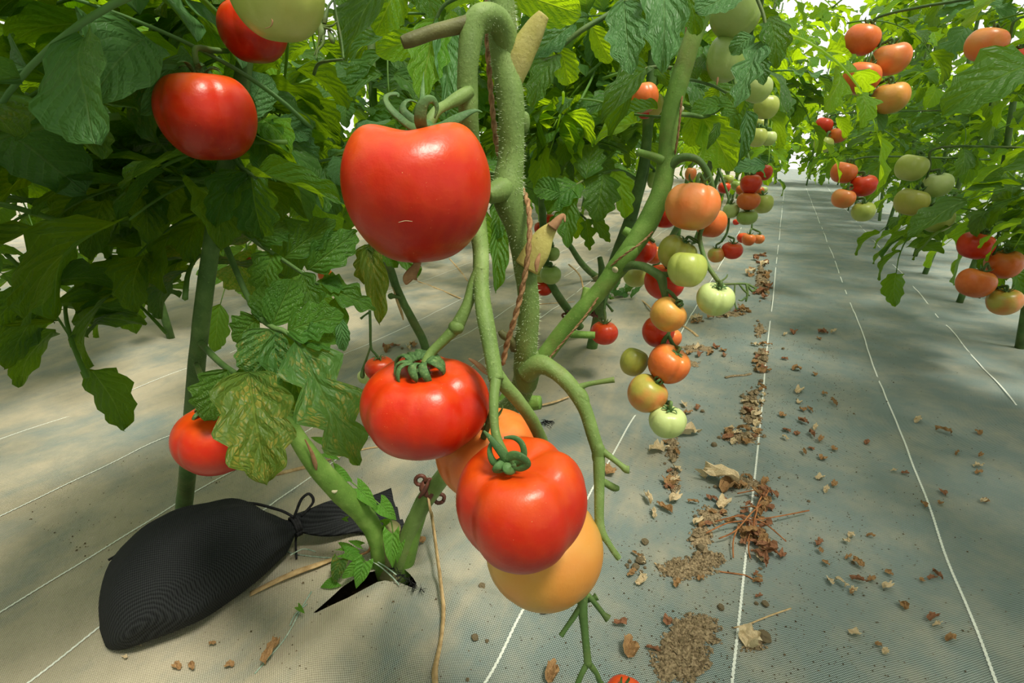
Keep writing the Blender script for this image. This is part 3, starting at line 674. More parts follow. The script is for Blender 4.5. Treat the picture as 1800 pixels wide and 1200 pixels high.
tb = ptube('truss_stalk', [(1092, 472, .78, 18), (1110, 466, .765, 15), (1130, 468, .755, 15), (1148, 477, .745, 16), (1162, 488, .742, 18), (1166, 505, .742, 14), (1170, 525, .745, 12), (1174, 560, .77, 11), (1174, 584, .76, 10), (1166, 602, .76, 9), (1158, 640, .78, 8), (1146, 672, .78, 8), (1168, 700, .77, 8), (1174, 716, .76, 8)], M['stem_dark'], plant2, seg=10, n=6, rough=.05)
for l in ([(1168, 508, .742, 8), (1180, 515, .735, 7), (1190, 528, .73, 7)], [(1174, 586, .76, 7), (1180, 600, .75, 7), (1186, 610, .745, 7)], [(1160, 483, .742, 12), (1176, 482, .745, 10), (1186, 480, .75, 8)]): ptube('side_stalk', l, M['stem_dark'], tb, seg=8)
tend = ptube('truss_end', [(1266, 500, .70, 5), (1285, 499, .70, 4), (1312, 499, .70, 4), (1330, 508, .70, 3)], M['stem_dark'], ta, seg=6)
for l in ([(1292, 500, .70, 3), (1291, 515, .70, 2.5), (1292, 535, .70, 2.5), (1296, 545, .70, 2)], [(1312, 499, .70, 4), (1314, 515, .70, 4), (1311, 530, .70, 3)], [(1300, 500, .70, 3), (1308, 510, .70, 4), (1318, 520, .70, 2)], [(1314, 500, .70, 3), (1322, 512, .70, 4), (1330, 505, .70, 2)], [(1311, 522, .70, 3), (1304, 528, .70, 3), (1298, 527, .70, 2)], [(1266, 495, .70, 4), (1276, 488, .70, 3), (1279, 482, .70, 2)]):
    ptube('dried_flower', l, M['stem_dark'], tend, seg=6, n=3)
GC = 'ripening cluster on the leaning plant'
tomato(1217, 363, .70, 47, 'peach', 'peach-orange tomato with a shallow rib, biggest of the ripening cluster', flat=0.88, tilt=(0.2, -0.3), style='spread', ped=(1250, 345, .73, 6), group=GC, hi=True, amp=0.02, lobes=4, sepals=5, grooves=((-72, .10, .16), (-150, .08, .2)))
tomato(1250, 392, .76, 27, 'orange', 'orange tomato partly hidden behind the biggest peach-orange one', flat=0.95, tilt=(0.1, -0.2), ped=(1252, 352, .74), group=GC)
tomato(1170, 378, .80, 24, 'red', 'red tomato between the leaning stem and the biggest peach-orange one', flat=0.95, tilt=(0, -.1), style='spread', group=GC, calyx=False)
tomato(1130, 440, .82, 24, 'red', 'red tomato touching the leaning stem above the arched truss stalk', flat=0.95, tilt=(0.15, 0.1), ped=(1150, 425, .80), group=GC)
tomato(1149, 448, .86, 17, 'orange', 'small orange tomato wedged behind the red one by the leaning stem', flat=0.95, group=GC, calyx=False)
tomato(1190, 445, .74, 35, 'olive', 'olive-green double-lobed tomato under the biggest peach-orange one', flat=0.86, tilt=(0.5, 0.15), style='tight', lobes=5, amp=0.02, grooves=((-120, .30, .28), (30, .1, .3)), dimple=.25, ped=(1232, 428, .72, 5), group=GC, hi=True)
tomato(1208, 473, .70, 35, 'lime', 'smooth lime-green tomato in front of the double-lobed one', flat=0.93, tilt=(0.1, -0.2), calyx=False, group=GC, hi=True)
tomato(1257, 526, .69, 33, 'pale', 'pale green tomato hanging lowest from the right-hand stalk, dried flowers beside it', flat=0.85, tilt=(0.12, 0.2), style='tight', lobes=5, amp=0.02, grooves=((-98, .13, .16),), dimple=.26, ped=(1262, 494, .70, 6), group=GC, hi=True, sepals=7)
tomato(1117, 486, .86, 22, 'lime', 'green tomato showing under the arched truss stalk', flat=0.85, calyx=False, group=GC)
tomato(1168, 496, .80, 36, 'red', 'red tomato directly behind the fork of the truss stalk', flat=0.85, tilt=(.1, .1), style='up', group=GC)
tomato(1174, 553, .72, 32, 'amber', 'amber tomato with curled dark calyx, tilted to the side', flat=0.92, tilt=(0.75, 0.25), style='roll', lobes=3, amp=.05, dimple=.24, ped=(1190, 527, .73, 5), group=GC, hi=True)
tomato(1157, 583, .78, 29, 'red', 'dark red tomato behind the tilted amber one', flat=0.95, calyx=False, group=GC)
tomato(1180, 594, .81, 18, 'orange', 'small orange-red tomato behind the forked stalk', flat=0.95, calyx=False, group=GC)
tomato(1114, 636, .77, 25, 'olive', 'dull olive-green tomato beside the orange-red one', flat=1.02, tilt=(0.35, -0.1), calyx=False, group=GC, hi=True)
tomato(1175, 640, .73, 37, 'orange', 'orange-red tomato with a deep notch near its stalk', flat=0.90, tilt=(0.45, 0.2), style='down', lobes=5, amp=.02, grooves=((-85, .16, .2),), dimple=.24, ped=(1186, 608, .74, 5), group=GC, hi=True)
tomato(1137, 692, .73, 35, 'breaker', 'olive tomato with an orange blush above the palest one', flat=0.94, tilt=(0.6, 0.15), style='roll', lobes=3, amp=.05, ped=(1160, 668, .76, 4), group=GC, hi=True)
tomato(1173, 741, .72, 33, 'pale', 'palest green tomato at the bottom of the cluster', flat=0.85, tilt=(0.05, 0.05), style='tight', lobes=5, amp=.05, dimple=.22, ped=(1176, 706, .76, 6), group=GC, hi=True)
twine('thin jute twine spiralling up the leaning stem', [(945, 655, .82), (975, 618, .808), (1010, 578, .795), (1040, 540, .788), (1062, 500, .79), (1075, 468, .775), (1100, 446, .752), (1130, 424, .742), (1150, 400, .76), (1175, 330, .765), (1182, 290, .75), (1190, 250, .722), (1196, 200, .715), (1200, 150, .725), (1203, 90, .74), (1208, 30, .745), (1212, -40, .745)], 4.5)

# ================================================================== further plants of the same row
def row_plant(lst, mat, label, extra=(), group=None):
    pts = pxpath(lst); b = pts[0][0]
    e = empty('tomato_plant', (b.x, b.y, 0), label, 'plant', group)
    st = tube('stem', pts, mat, e, seg=10, n=6, rough=.06)
    for l in extra: ptube('side_stem', l, mat, e, seg=10, rough=.06)
    return e, st, pts
def gd(px, py):
    return (G(px, py)-CP).dot(CF)
p3, s3, pts3 = row_plant([(1040, 612, gd(1040, 612), 20), (1048, 572, 1.80, 18), (1060, 520, 1.62, 20), (1082, 455, 1.46, 21), (1106, 392, 1.36, 22), (1122, 330, 1.28, 18), (1134, 270, 1.22, 18), (1142, 180, 1.18, 18), (1150, 60, 1.15, 17), (1155, -80, 1.12, 16)], M['stem_dark'], 'tomato plant with a dark old stem behind the leaning one',
   extra=([(1058, 560, 1.74, 12), (1052, 520, 1.70, 12), (1058, 480, 1.68, 13), (1054, 452, 1.66, 9)], [(1112, 385, 1.34, 15), (1122, 350, 1.3, 13), (1135, 300, 1.26, 12), (1140, 240, 1.22, 12)]))
p4, s4, pts4 = row_plant([(765, 705, gd(765, 705), 16), (748, 612, 1.36, 15), (728, 568, 1.31, 15), (708, 530, 1.27, 14), (692, 492, 1.23, 15), (676, 430, 1.19, 14), (664, 330, 1.15, 14), (655, 150, 1.12, 14), (650, -60, 1.10, 13)], M['stem_dark'], 'tomato plant whose thin stem rises behind the ribbed ripe tomato')
ptube('dry_bark', [(688, 492, 1.225, 3), (697, 525, 1.25, 6), (706, 550, 1.27, 6), (709, 562, 1.28, 3)], M['raffia'], s4, seg=6, flat=.4)
ptube('bud', [(704, 523, 1.25, 6), (694, 521, 1.24, 7), (687, 520, 1.235, 12), (683, 518, 1.235, 6)], M['stem_dark'], s4, seg=8)
p5, s5, pts5 = row_plant([(1020, 575, 1.95, 14), (1004, 552, 1.90, 14), (988, 530, 1.84, 15), (974, 508, 1.78, 14), (962, 480, 1.74, 13), (955, 400, 1.68, 13), (950, 250, 1.6, 13), (950, 40, 1.5, 13)], M['stem_dark'], 'tomato plant tied with a reddish clip behind the thick stem')
p6, s6, pts6 = row_plant([(1060, 492, gd(1060, 492), 12), (1040, 480, 2.75, 11), (1022, 462, 2.65, 11), (1006, 438, 2.55, 10), (994, 415, 2.5, 10), (985, 350, 2.4, 10), (980, 200, 2.3, 10), (980, 40, 2.2, 10)], M['stem_dark'], 'tomato plant with a crooked stem rising from the pale dusty bed')
for l in ([(1046, 484, 2.76, 16), (1050, 494, 2.77, 8)],): ptube('node', l, M['stem_woody'], s6, seg=8)
# thin fruiting stalk in front of the pale fabric
thin = ptube('dangling_stalk', [(650, 545, 1.18, 5), (651, 575, 1.18, 5), (652, 610, 1.18, 4.5), (660, 622, 1.18, 4), (666, 632, 1.18, 5)], M['stem_dark'], p4, seg=7)
ptube('side_stalk', [(652, 608, 1.18, 4), (645, 628, 1.18, 3.5), (638, 650, 1.18, 6), (637, 660, 1.18, 9), (638, 665, 1.18, 4)], M['stem_dark'], thin, seg=7)
ptube('side_stalk', [(650, 548, 1.18, 4), (640, 555, 1.18, 3.5), (634, 560, 1.18, 5)], M['stem_dark'], thin, seg=6)
GM = 'tomatoes seen between the stems'
tomato(668, 648, 1.18, 26, 'red', 'pinkish red tomato peeping out behind the ribbed ripe one', flat=0.86, style='tight', ped=(665, 630, 1.18, 4), group=GM)
tomato(642, 662, 1.24, 14, 'pale', 'pale green tomato almost hidden by the ribbed ripe one', calyx=False, group=GM)
tomato(1062, 585, 1.55, 24, 'red', 'single red tomato hanging from a thin stalk under the leaning stem', flat=0.86, style='spread', ped=(1062, 545, 1.56, 5), group=GM, hi=True)
dang = ptube('dangling_stalk', [(1070, 505, 1.60, 6), (1064, 525, 1.58, 5), (1062, 550, 1.56, 5)], M['stem_dark'], p3, seg=7)
ptube('side_stalk', [(1062, 528, 1.58, 4), (1070, 538, 1.57, 4), (1077, 547, 1.56, 5)], M['stem_dark'], dang, seg=6); ptube('side_stalk', [(1063, 525, 1.58, 4), (1056, 533, 1.58, 4)], M['stem_dark'], dang, seg=6)
tomato(968, 483, 1.70, 19, 'green', 'green ribbed tomato beside the thick stem', flat=.88, style='spread', lobes=5, amp=.07, ped=(966, 462, 1.72, 4), group=GM)
tomato(971, 446, 1.74, 13, 'green', 'green tomato above the ribbed green one', flat=1.0, ped=(970, 425, 1.75, 4), group=GM)
tomato(950, 484, 1.76, 15, 'lime', 'yellow-green tomato mostly behind the thick stem', calyx=False, group=GM)
tomato(956, 505, 1.80, 17, 'red', 'red tomato under the ribbed green one', calyx=False, group=GM)
tomato(952, 402, 1.85, 14, 'red', 'red tomato just above the withered shoot', flat=.9, ped=(960, 380, 1.86, 4), group=GM)
tomato(965, 386, 1.95, 12, 'red', 'small red tomato behind the withered shoot tip', calyx=False, group=GM)
tomato(1148, 316, 1.30, 11, 'green', 'small green oval tomato beside the old dark stem', flat=1.35, ped=(1140, 288, 1.26, 4), group=GM)
# clusters further along the row
p7, s7, pts7 = row_plant([(1150, 470, gd(1150, 470), 11), (1190, 400, 2.7, 11), (1235, 320, 2.3, 11), (1262, 250, 2.05, 12), (1285, 150, 1.9, 12), (1300, 30, 1.8, 12), (1310, -90, 1.7, 11)], M['stem_dark'], 'tomato plant bearing the small cluster beyond the peach-orange tomato')
GF = 'small clusters further along the row'
c7 = ptube('truss_stalk', [(1262, 255, 2.05, 6), (1290, 275, 1.95, 5), (1310, 300, 1.92, 5), (1312, 340, 1.95, 4), (1300, 350, 1.95, 4)], M['stem_dark'], p7, seg=7)
ptube('truss_stalk', [(1255, 275, 2.1, 6), (1280, 345, 2.05, 4), (1281, 385, 2.0, 4), (1278, 408, 2.0, 4), (1268, 425, 2.0, 4)], M['stem_dark'], p7, seg=7)
for a in ((1320, 323, 1.90, 18.5, 'red', 'bright red tomato on top of the small far cluster', .92, (1318, 300, 1.92, 4)), (1342, 303, 1.98, 15, 'red', 'red tomato just above the bright red one of the far cluster', .95, (1340, 285, 1.98, 4)),
          (1316, 353, 1.92, 20, 'orange', 'flat orange tomato under the bright red one of the far cluster', .80, None), (1313, 382, 1.95, 17.5, 'green', 'green flat tomato at the bottom of the far cluster', .74, (1316, 362, 1.97, 4)),
          (1285, 370, 1.98, 14, 'pale', 'pale green round tomato beside the flat orange one', .95, (1288, 350, 1.98, 4)), (1341, 358, 2.0, 18, 'lime', 'yellow-green ribbed tomato beside the flat orange one', .95, (1340, 336, 2.0, 4)),
          (1304, 334, 2.05, 10, 'orange', 'small orange tomato behind the bright red one', .9, None), (1334, 336, 2.05, 9, 'orange', 'small salmon tomato right behind the flat orange one', .9, None), (1342, 334, 2.1, 7, 'pale', 'tiny whitish tomato beside the far cluster', .9, None),
          (1273, 330, 2.3, 11, 'red', 'small red tomato under two little green ones', .9, (1275, 315, 2.3, 3)), (1281, 315, 2.3, 9, 'lime', 'little green tomato above the small red one', .9, None), (1295, 326, 2.35, 10, 'green', 'little green tomato to the side of the small red one', .9, None),
          (1259, 448, 2.0, 15, 'breaker', 'brownish orange tomato paired with a red one over the walkway', .9, (1268, 425, 2.0, 3)), (1287, 440, 1.98, 18.5, 'red', 'red tomato paired with a brownish orange one over the walkway', .80, (1280, 415, 2.0, 3)),
          (1306, 418, 2.62, 10, 'red', 'red one of three little tomatoes hanging low over the path', .9, None), (1316, 421, 2.55, 12, 'orange', 'middle one of three little orange tomatoes hanging low over the path', .9, (1321, 402, 2.6, 3)), (1334, 420, 2.58, 9.5, 'peach', 'outermost of three little tomatoes hanging low over the path', .9, (1323, 402, 2.6, 3)),
          (1294, 390, 3.2, 6, 'red', 'tiny distant red tomato behind the green flat one', .9, None), (1214, 306, 1.9, 10, 'peach', 'small peach tomato above the biggest peach-orange one', 1.2, None)):
    tomato(*a[:6], flat=a[6], ped=a[7], group=GF, style='spread', calyx=a[7] is not None, tilt=(R_.uniform(-.15, .15), R_.uniform(-.1, .2)))
ptube('truss_stalk', [(1316, 300, 2.7, 4), (1322, 350, 2.65, 3), (1322, 390, 2.6, 3), (1321, 404, 2.6, 3)], M['stem_dark'], p7, seg=6)
# high fruit at the right
GH = 'unripe fruit high on the right'
ptube('truss_stalk', [(1262, -60, .70, 14), (1300, -40, .74, 12), (1335, -10, .80, 12), (1332, 30, .82, 9), (1320, 60, .84, 8), (1332, 130, .92, 7), (1346, 180, 1.0, 6), (1346, 225, 1.0, 6)], M['stem_dark'], plant2, seg=10)
tomato(1290, 27, .80, 44, 'green', 'big green tomato half covered by a grey-green leaf', flat=.84, style='spread', ped=(1326, 0, .80, 6), tilt=(.5, -.2), group=GH, hi=True)
tomato(1276, 102, .83, 33, 'green', 'elongated green tomato with a brown pointed tip', flat=1.22, tilt=(.15, -.2), calyx=False, group=GH, hi=True)
ptube('cut_stub', [(1262, 136, .82, 3), (1261, 142, .82, 4), (1260, 150, .82, 1)], M['brown_tip'], plant2, seg=6)
tomato(1330, 155, .90, 26, 'pale', 'pale green tomato behind the wrinkled grey-green leaf', flat=.95, tilt=(.3, .1), style='roll', ped=(1338, 128, .92, 5), group=GH)
tomato(1347, 188, 1.0, 22, 'lime', 'yellow-green tomato at the end of the high row of unripe fruit', flat=.95, calyx=False, group=GH)
tomato(1331, 241, 1.0, 17, 'lime', 'small round yellow-green tomato under the high unripe ones', flat=1.0, ped=(1345, 225, 1.0, 4), group=GH)
tomato(1351, 243, 1.01, 13, 'pale', 'little pale tomato next to the small round yellow-green one', flat=1.0, ped=(1346, 225, 1.0, 4), group=GH)
tomato(1336, 219, 1.06, 14, 'lime', 'yellow-green tomato behind the small round one', calyx=False, group=GH)
tomato(1133, 172, 1.0, 26, 'orange', 'orange tomato hidden among the dark leaves beside the leaning stem', flat=.95, tilt=(-.2, -.3), calyx=False, group='fruit among the leaves', hi=True)
tomato(1150, 184, 1.05, 17, 'olive', 'olive tomato behind the orange one among the dark leaves', flat=1.2, calyx=False, group='fruit among the leaves')
tomato(1134, 196, 1.06, 14, 'red', 'pinkish red tomato under the orange one among the dark leaves', flat=.9, calyx=False, group='fruit among the leaves')
tomato(572, 484, 1.0, 13, 'orange', 'small pale-topped orange tomato glimpsed through the spotted leaves', flat=.95, calyx=False, group='fruit among the leaves')
# high fruit at the left
p8b = G(300, 1010)
p8, s8, pts8 = row_plant([(322, 905, gd(322, 905), 26), (335, 780, .80, 28), (350, 600, .66, 28), (380, 380, .62, 28), (420, 180, .60, 28), (440, 20, .58, 26), (450, -150, .57, 24)], M['stem_dark'], 'tomato plant with yellow-spotted lower leaves next to the sandbag')
tomato(488, -8, .42, 81, 'lime', 'huge pale green tomato hanging highest, a small brown scar on it', flat=.90, style='spread', group='fruit of the spotted plant', hi=True, ped=(470, -110, .5, 10))
tomato(445, 55, .52, 58, 'ripe', 'red tomato tucked under the huge pale green one', flat=.88, group='fruit of the spotted plant', ped=(430, -20, .56, 8), hi=True)
tomato(366, 205, .50, 84, 'ripe', 'ripe red tomato hanging below the huge pale green one', flat=.9, style='tight', group='fruit of the spotted plant', ped=(400, 90, .57, 9), hi=True)
tomato(384, 770, .60, 72, 'ripe', 'ripe red tomato low on the spotted plant above the sandbag', flat=.84, style='curl', group='fruit of the spotted plant', ped=(345, 640, .66, 9), hi=True)
tomato(448, 462, .9, 14, 'red', 'small dusky red tomato between the spotted leaves', flat=.9, calyx=False, group='fruit among the leaves')
ptube('fruit_scar', [(466, 50, .378, 1.2), (476, 46, .3765, 1.6), (479, 38, .376, 3), (477, 33, .376, 1)], M['brown_tip'], p8, seg=6)

# ================================================================== leaves placed one by one
# hanging pair in front of the leaning stem
hero_leaf(plant2, [(1250, -40, .66, 8), (1190, -40, .64, 8), (1130, -20, .63, 7), (1098, 5, .62, 6)], [
    (1097, 2, .62, 1108, 130, .60, 78, 'lobed', 0, 'leaf_grey', (-.1, .3)), (1165, -45, .63, 1163, 128, .60, 84, 'lobed', 2, 'leaf_grey', (.1, .3)), (1118, -10, .64, 1130, 95, .66, 60, 'round', 1, 'leaf', (.3, .2)),
    (1195, -40, .66, 1222, 60, .68, 50, 'round', 2, 'leaf', (.3, .4))])
hero_leaf(plant2, [(1180, 120, .74, 6), (1150, 118, .74, 6), (1125, 124, .74, 6)], [(1138, 118, .74, 1056, 215, .72, 56, 'lance', 1, 'leaf', (-.3, .2)), (1152, 118, .75, 1174, 152, .76, 26, 'lance', 2, 'leaf', (.3, .2)), (1128, 122, .76, 1068, 250, .80, 40, 'lance', 3, 'leaf', (-.5, 0))])
hero_leaf(plant2, [(1180, 205, .74, 6), (1150, 205, .78, 5), (1110, 200, .84, 4)], [(1155, 192, .80, 1098, 200, .80, 34, 'round', 3, 'leaf', (0, .8)), (1120, 215, .84, 1045, 252, .80, 36, 'lance', 1, 'leaf_bright', (0, .6))])
# bright leaves against the sky, backlight put into their colour
hero_leaf(plant, [(1120, -8, .66, 8), (1065, 28, .66, 9), (1020, 55, .66, 9), (975, 92, .67, 7)], [
    (900, -18, .62, 1022, 26, .64, 70, 'round', 0, 'leaf_bright', (0, -.3)), (1012, 40, .67, 925, 105, .66, 52, 'lobed', 0, 'leaf_grey', (-.2, .1)), (985, 85, .68, 1000, 150, .70, 46, 'round', 1, 'leaf_bright', (.2, 0)),
    (978, 95, .67, 935, 190, .66, 54, 'lobed', 2, 'leaf', (-.3, .2)), (1040, 45, .67, 1075, 110, .70, 40, 'round', 0, 'leaf_bright', (.2, -.2))])
# leaves round the huge green tomato and above the ripe ones
hero_leaf(plant, [(690, -60, .62, 6), (685, -40, .62, 6), (680, -20, .62, 6)], [(688, -30, .62, 603, 106, .58, 84, 'lance', 1, 'leaf', (-.4, .3)), (700, -30, .64, 660, 60, .63, 70, 'round', 0, 'leaf_bright', (0, -.2)), (725, -40, .64, 770, 40, .63, 60, 'lobed', 2, 'leaf', (.2, 0))])
hero_leaf(plant, [(820, -10, .60, 7), (780, 10, .61, 7), (760, 50, .62, 6), (750, 62, .62, 5)], [(748, 62, .62, 660, 92, .60, 50, 'round', 0, 'leaf_bright', (0, -.2)), (765, 40, .62, 738, 175, .58, 78, 'lobed', 0, 'leaf_bright', (0, .2)), (776, 50, .63, 785, 205, .60, 64, 'lance', 1, 'leaf_grey', (.3, .2)), (790, 20, .63, 808, 100, .64, 40, 'round', 2, 'leaf_bright', (.2, 0))])
hero_leaf(plant, [(850, 300, .60, 5), (880, 310, .64, 5), (882, 345, .64, 4)], [(882, 335, .64, 868, 425, .63, 40, 'lobed', 1, 'leaf', (.3, .2)), (872, 400, .64, 872, 516, .62, 36, 'lance', 3, 'leaf', (.3, .3))])
# spotted plant on the left: long leaf, leaflets and the big mottled ones
hero_leaf(p8, [(400, 250, .60, 9), (420, 290, .58, 8), (450, 312, .56, 7)], [(448, 310, .56, 608, 360, .54, 52, 'lance', 3, 'leaf', (0, .8)), (440, 300, .57, 462, 420, .60, 84, 'lobed', 1, 'leaf', (-.2, 0)), (430, 295, .58, 380, 400, .56, 70, 'lobed', 2, 'leaf', (-.4, .2))])
hero_leaf(p8, [(392, 420, .62, 11), (430, 510, .58, 10), (455, 555, .56, 10), (480, 575, .55, 10), (500, 582, .545, 9), (530, 605, .54, 7)], [
    (478, 572, .55, 515, 490, .56, 66, 'round', 0, 'leaf', (.1, .3)), (470, 570, .56, 470, 505, .57, 56, 'round', 2, 'leaf', (-.2, .2)), (505, 582, .545, 605, 552, .55, 82, 'lobed', 0, 'leaf', (.2, .5)), (535, 605, .54, 590, 590, .56, 60, 'lobed', 1, 'leaf', (.2, .6)),
    (520, 598, .54, 630, 818, .53, 128, 'deep', 0, 'leaf_spot', (.15, .15)), (490, 585, .55, 545, 745, .56, 90, 'lobed', 1, 'leaf_spot', (-.1, .1)), (472, 578, .55, 462, 665, .54, 90, 'round', 1, 'leaf_spot', (-.2, .3)), (455, 560, .56, 410, 600, .56, 70, 'lobed', 0, 'leaf', (-.3, .4)), (598, 560, .60, 602, 615, .60, 26, 'round', 2, 'leaf_grey', (.2, .2))])
hero_leaf(p8, [(350, 600, .66, 12), (390, 640, .58, 11), (430, 665, .53, 10)], [(438, 655, .53, 470, 852, .50, 132, 'lobed', 1, 'leaf_sick', (-.1, .1)), (415, 655, .54, 525, 700, .56, 70, 'lobed', 2, 'leaf', (0, .4)), (400, 650, .55, 360, 740, .54, 90, 'lobed', 0, 'leaf', (-.3, .2))])
hero_leaf(p8, [(400, 380, .62, 10), (450, 425, .64, 8), (510, 465, .66, 7), (560, 500, .68, 6)], [(500, 452, .66, 590, 385, .68, 60, 'lobed', 0, 'leaf', (.1, .4)), (540, 475, .67, 625, 410, .70, 66, 'lobed', 2, 'leaf', (.3, .3)), (530, 480, .66, 565, 570, .66, 54, 'deep', 1, 'leaf', (0, .3)), (555, 495, .68, 660, 545, .70, 56, 'deep', 0, 'leaf', (.1, .4)), (565, 500, .68, 610, 500, .70, 50, 'lobed', 0, 'leaf', (0, .7)), (480, 445, .65, 462, 520, .64, 60, 'lobed', 1, 'leaf', (-.3, .2)), (450, 425, .64, 505, 400, .66, 66, 'lobed', 2, 'leaf', (0, .5)), (590, 520, .70, 595, 610, .70, 34, 'lance', 2, 'leaf', (.2, .2))])
hero_leaf(p8, [(410, 200, .60, 9), (450, 215, .62, 8), (485, 220, .64, 6)], [(460, 210, .62, 510, 270, .60, 66, 'lance', 2, 'leaf_bright', (.1, .5)), (455, 215, .62, 485, 320, .60, 76, 'lobed', 1, 'leaf', (-.1, .2)), (480, 218, .64, 545, 240, .66, 50, 'round', 2, 'leaf_grey', (.1, .5)), (430, 208, .61, 470, 130, .62, 66, 'round', 0, 'leaf_grey', (0, .3)), (500, 235, .66, 560, 290, .68, 60, 'lobed', 0, 'leaf_grey', (.2, .4))])
hero_leaf(p4, [(665, 340, 1.14, 7), (655, 400, 1.05, 6), (648, 440, 1.0, 6)], [(645, 436, 1.0, 668, 572, .98, 46, 'lance', 1, 'leaf_sick', (.2, .2)), (650, 430, 1.0, 640, 500, 1.02, 40, 'lobed', 1, 'leaf_sick', (-.3, .2)), (660, 420, 1.02, 700, 470, 1.05, 44, 'lobed', 0, 'leaf', (.2, .3)), (690, 430, 1.05, 735, 488, 1.05, 34, 'round', 1, 'leaf', (.2, .3))])
# spent flowers hanging beside the huge green tomato
fl = ptube('flower_truss', [(600, -60, .56, 6), (588, -10, .55, 5), (592, 30, .55, 4.5), (600, 70, .55, 5), (604, 104, .55, 4)], M['stem_dark'], p8, seg=8)
for l in ([(590, -5, .55, 4), (578, 10, .545, 4), (572, 30, .54, 9), (570, 42, .54, 7)], [(556, 30, .54, 4), (560, 40, .54, 8), (566, 55, .535, 14), (560, 75, .535, 4), (552, 98, .535, 2)], [(566, 52, .535, 10), (568, 75, .535, 5), (558, 90, .535, 4), (556, 104, .535, 2)], [(566, 48, .535, 6), (582, 52, .53, 4), (590, 60, .53, 3), (593, 72, .53, 2)], [(568, 46, .535, 5), (582, 46, .53, 4), (592, 38, .53, 2)], [(578, 54, .533, 6), (584, 70, .533, 11), (586, 76, .533, 4)], [(604, 104, .55, 4), (580, 107, .56, 5), (560, 112, .58, 6), (552, 130, .60, 6)]):
    ptube('spent_flower', l, M['stem_dark'], fl, seg=7)
# grey-green leaves at the upper right
hero_leaf(plant2, [(1262, -70, .69, 7), (1300, -60, .64, 6), (1340, 20, .62, 6), (1345, 60, .62, 5)], [(1302, -12, .64, 1222, 20, .63, 62, 'round', 0, 'leaf_grey', (0, .5)), (1338, 72, .62, 1293, 190, .60, 56, 'deep', 0, 'leaf_grey', (-.1, .3)), (1325, 62, .63, 1285, 95, .64, 36, 'round', 2, 'leaf_grey', (-.2, .3)), (1330, 90, .62, 1342, 150, .62, 36, 'lobed', 0, 'leaf_grey', (.2, .3)), (1352, 30, .62, 1362, 120, .62, 56, 'lobed', 2, 'leaf', (.3, .3))])
hero_leaf(plant2, [(1182, 200, .74, 8), (1215, 202, .78, 8), (1240, 205, .82, 6), (1270, 190, .84, 5)], [(1268, 188, .84, 1215, 205, .82, 40, 'round', 1, 'leaf', (0, .6)), (1235, 205, .83, 1290, 300, .86, 74, 'lobed', 0, 'leaf_bright', (.1, .2)), (1262, 215, .80, 1242, 262, .80, 18, 'lance', 2, 'leaf', (.3, 0)), (1215, 205, .84, 1225, 255, .86, 44, 'round', 2, 'leaf_bright', (0, 0)), (1312, 195, .80, 1300, 285, .80, 28, 'lance', 3, 'leaf_grey', (.4, .2)), (1300, 200, .82, 1275, 165, .84, 44, 'lobed', 1, 'leaf', (-.2, .4))])
hero_leaf(plant2, [(1180, 150, .735, 6), (1210, 140, .80, 5), (1250, 150, .86, 5), (1282, 165, .9, 5)], [(1225, 140, .84, 1225, 102, .86, 36, 'round', 1, 'leaf', (-.2, .3)), (1240, 146, .86, 1243, 120, .86, 28, 'lobed', 2, 'leaf', (.2, 0)), (1262, 155, .88, 1240, 185, .9, 28, 'lobed', 0, 'leaf_bright', (-.2, .1))])
hero_leaf(p7, [(1290, 130, 1.85, 5), (1310, 250, 1.7, 5), (1320, 290, 1.6, 4)], [(1345, 290, 1.6, 1290, 300, 1.6, 40, 'lobed', 0, 'leaf_grey', (0, .7)), (1320, 292, 1.6, 1342, 310, 1.65, 30, 'lobed', 2, 'leaf_grey', (.2, .6))])
# dark leaves hanging over the pale bed
hero_leaf(p3, [(1125, 320, 1.28, 6), (1090, 300, 1.22, 6), (1040, 310, 1.18, 5), (1005, 330, 1.15, 4)], [(1000, 330, 1.15, 998, 436, 1.13, 46, 'lobed', 0, 'leaf', (-.2, .2)), (1020, 322, 1.16, 962, 372, 1.15, 60, 'lobed', 2, 'leaf', (-.3, .3)), (1060, 305, 1.18, 1048, 390, 1.16, 74, 'lobed', 0, 'leaf', (.1, .2)), (1080, 302, 1.2, 1100, 385, 1.2, 44, 'lobed', 1, 'leaf_bright', (.3, .1)), (1030, 315, 1.16, 1042, 250, 1.2, 60, 'lobed', 0, 'leaf', (0, .2)), (985, 340, 1.14, 940, 330, 1.14, 44, 'round', 2, 'leaf', (-.3, .4))])
hero_leaf(p5, [(955, 340, 1.64, 5), (1000, 360, 1.6, 4), (1030, 385, 1.58, 4)], [(1030, 385, 1.58, 1036, 440, 1.56, 30, 'deep', 1, 'leaf', (.1, .2)), (1018, 378, 1.58, 1012, 420, 1.58, 26, 'lobed', 0, 'leaf_bright', (0, .1)), (1040, 380, 1.58, 1070, 425, 1.58, 26, 'lobed', 2, 'leaf', (.2, .2)), (1010, 370, 1.6, 960, 400, 1.6, 28, 'lobed', 0, 'leaf', (-.2, .2))])

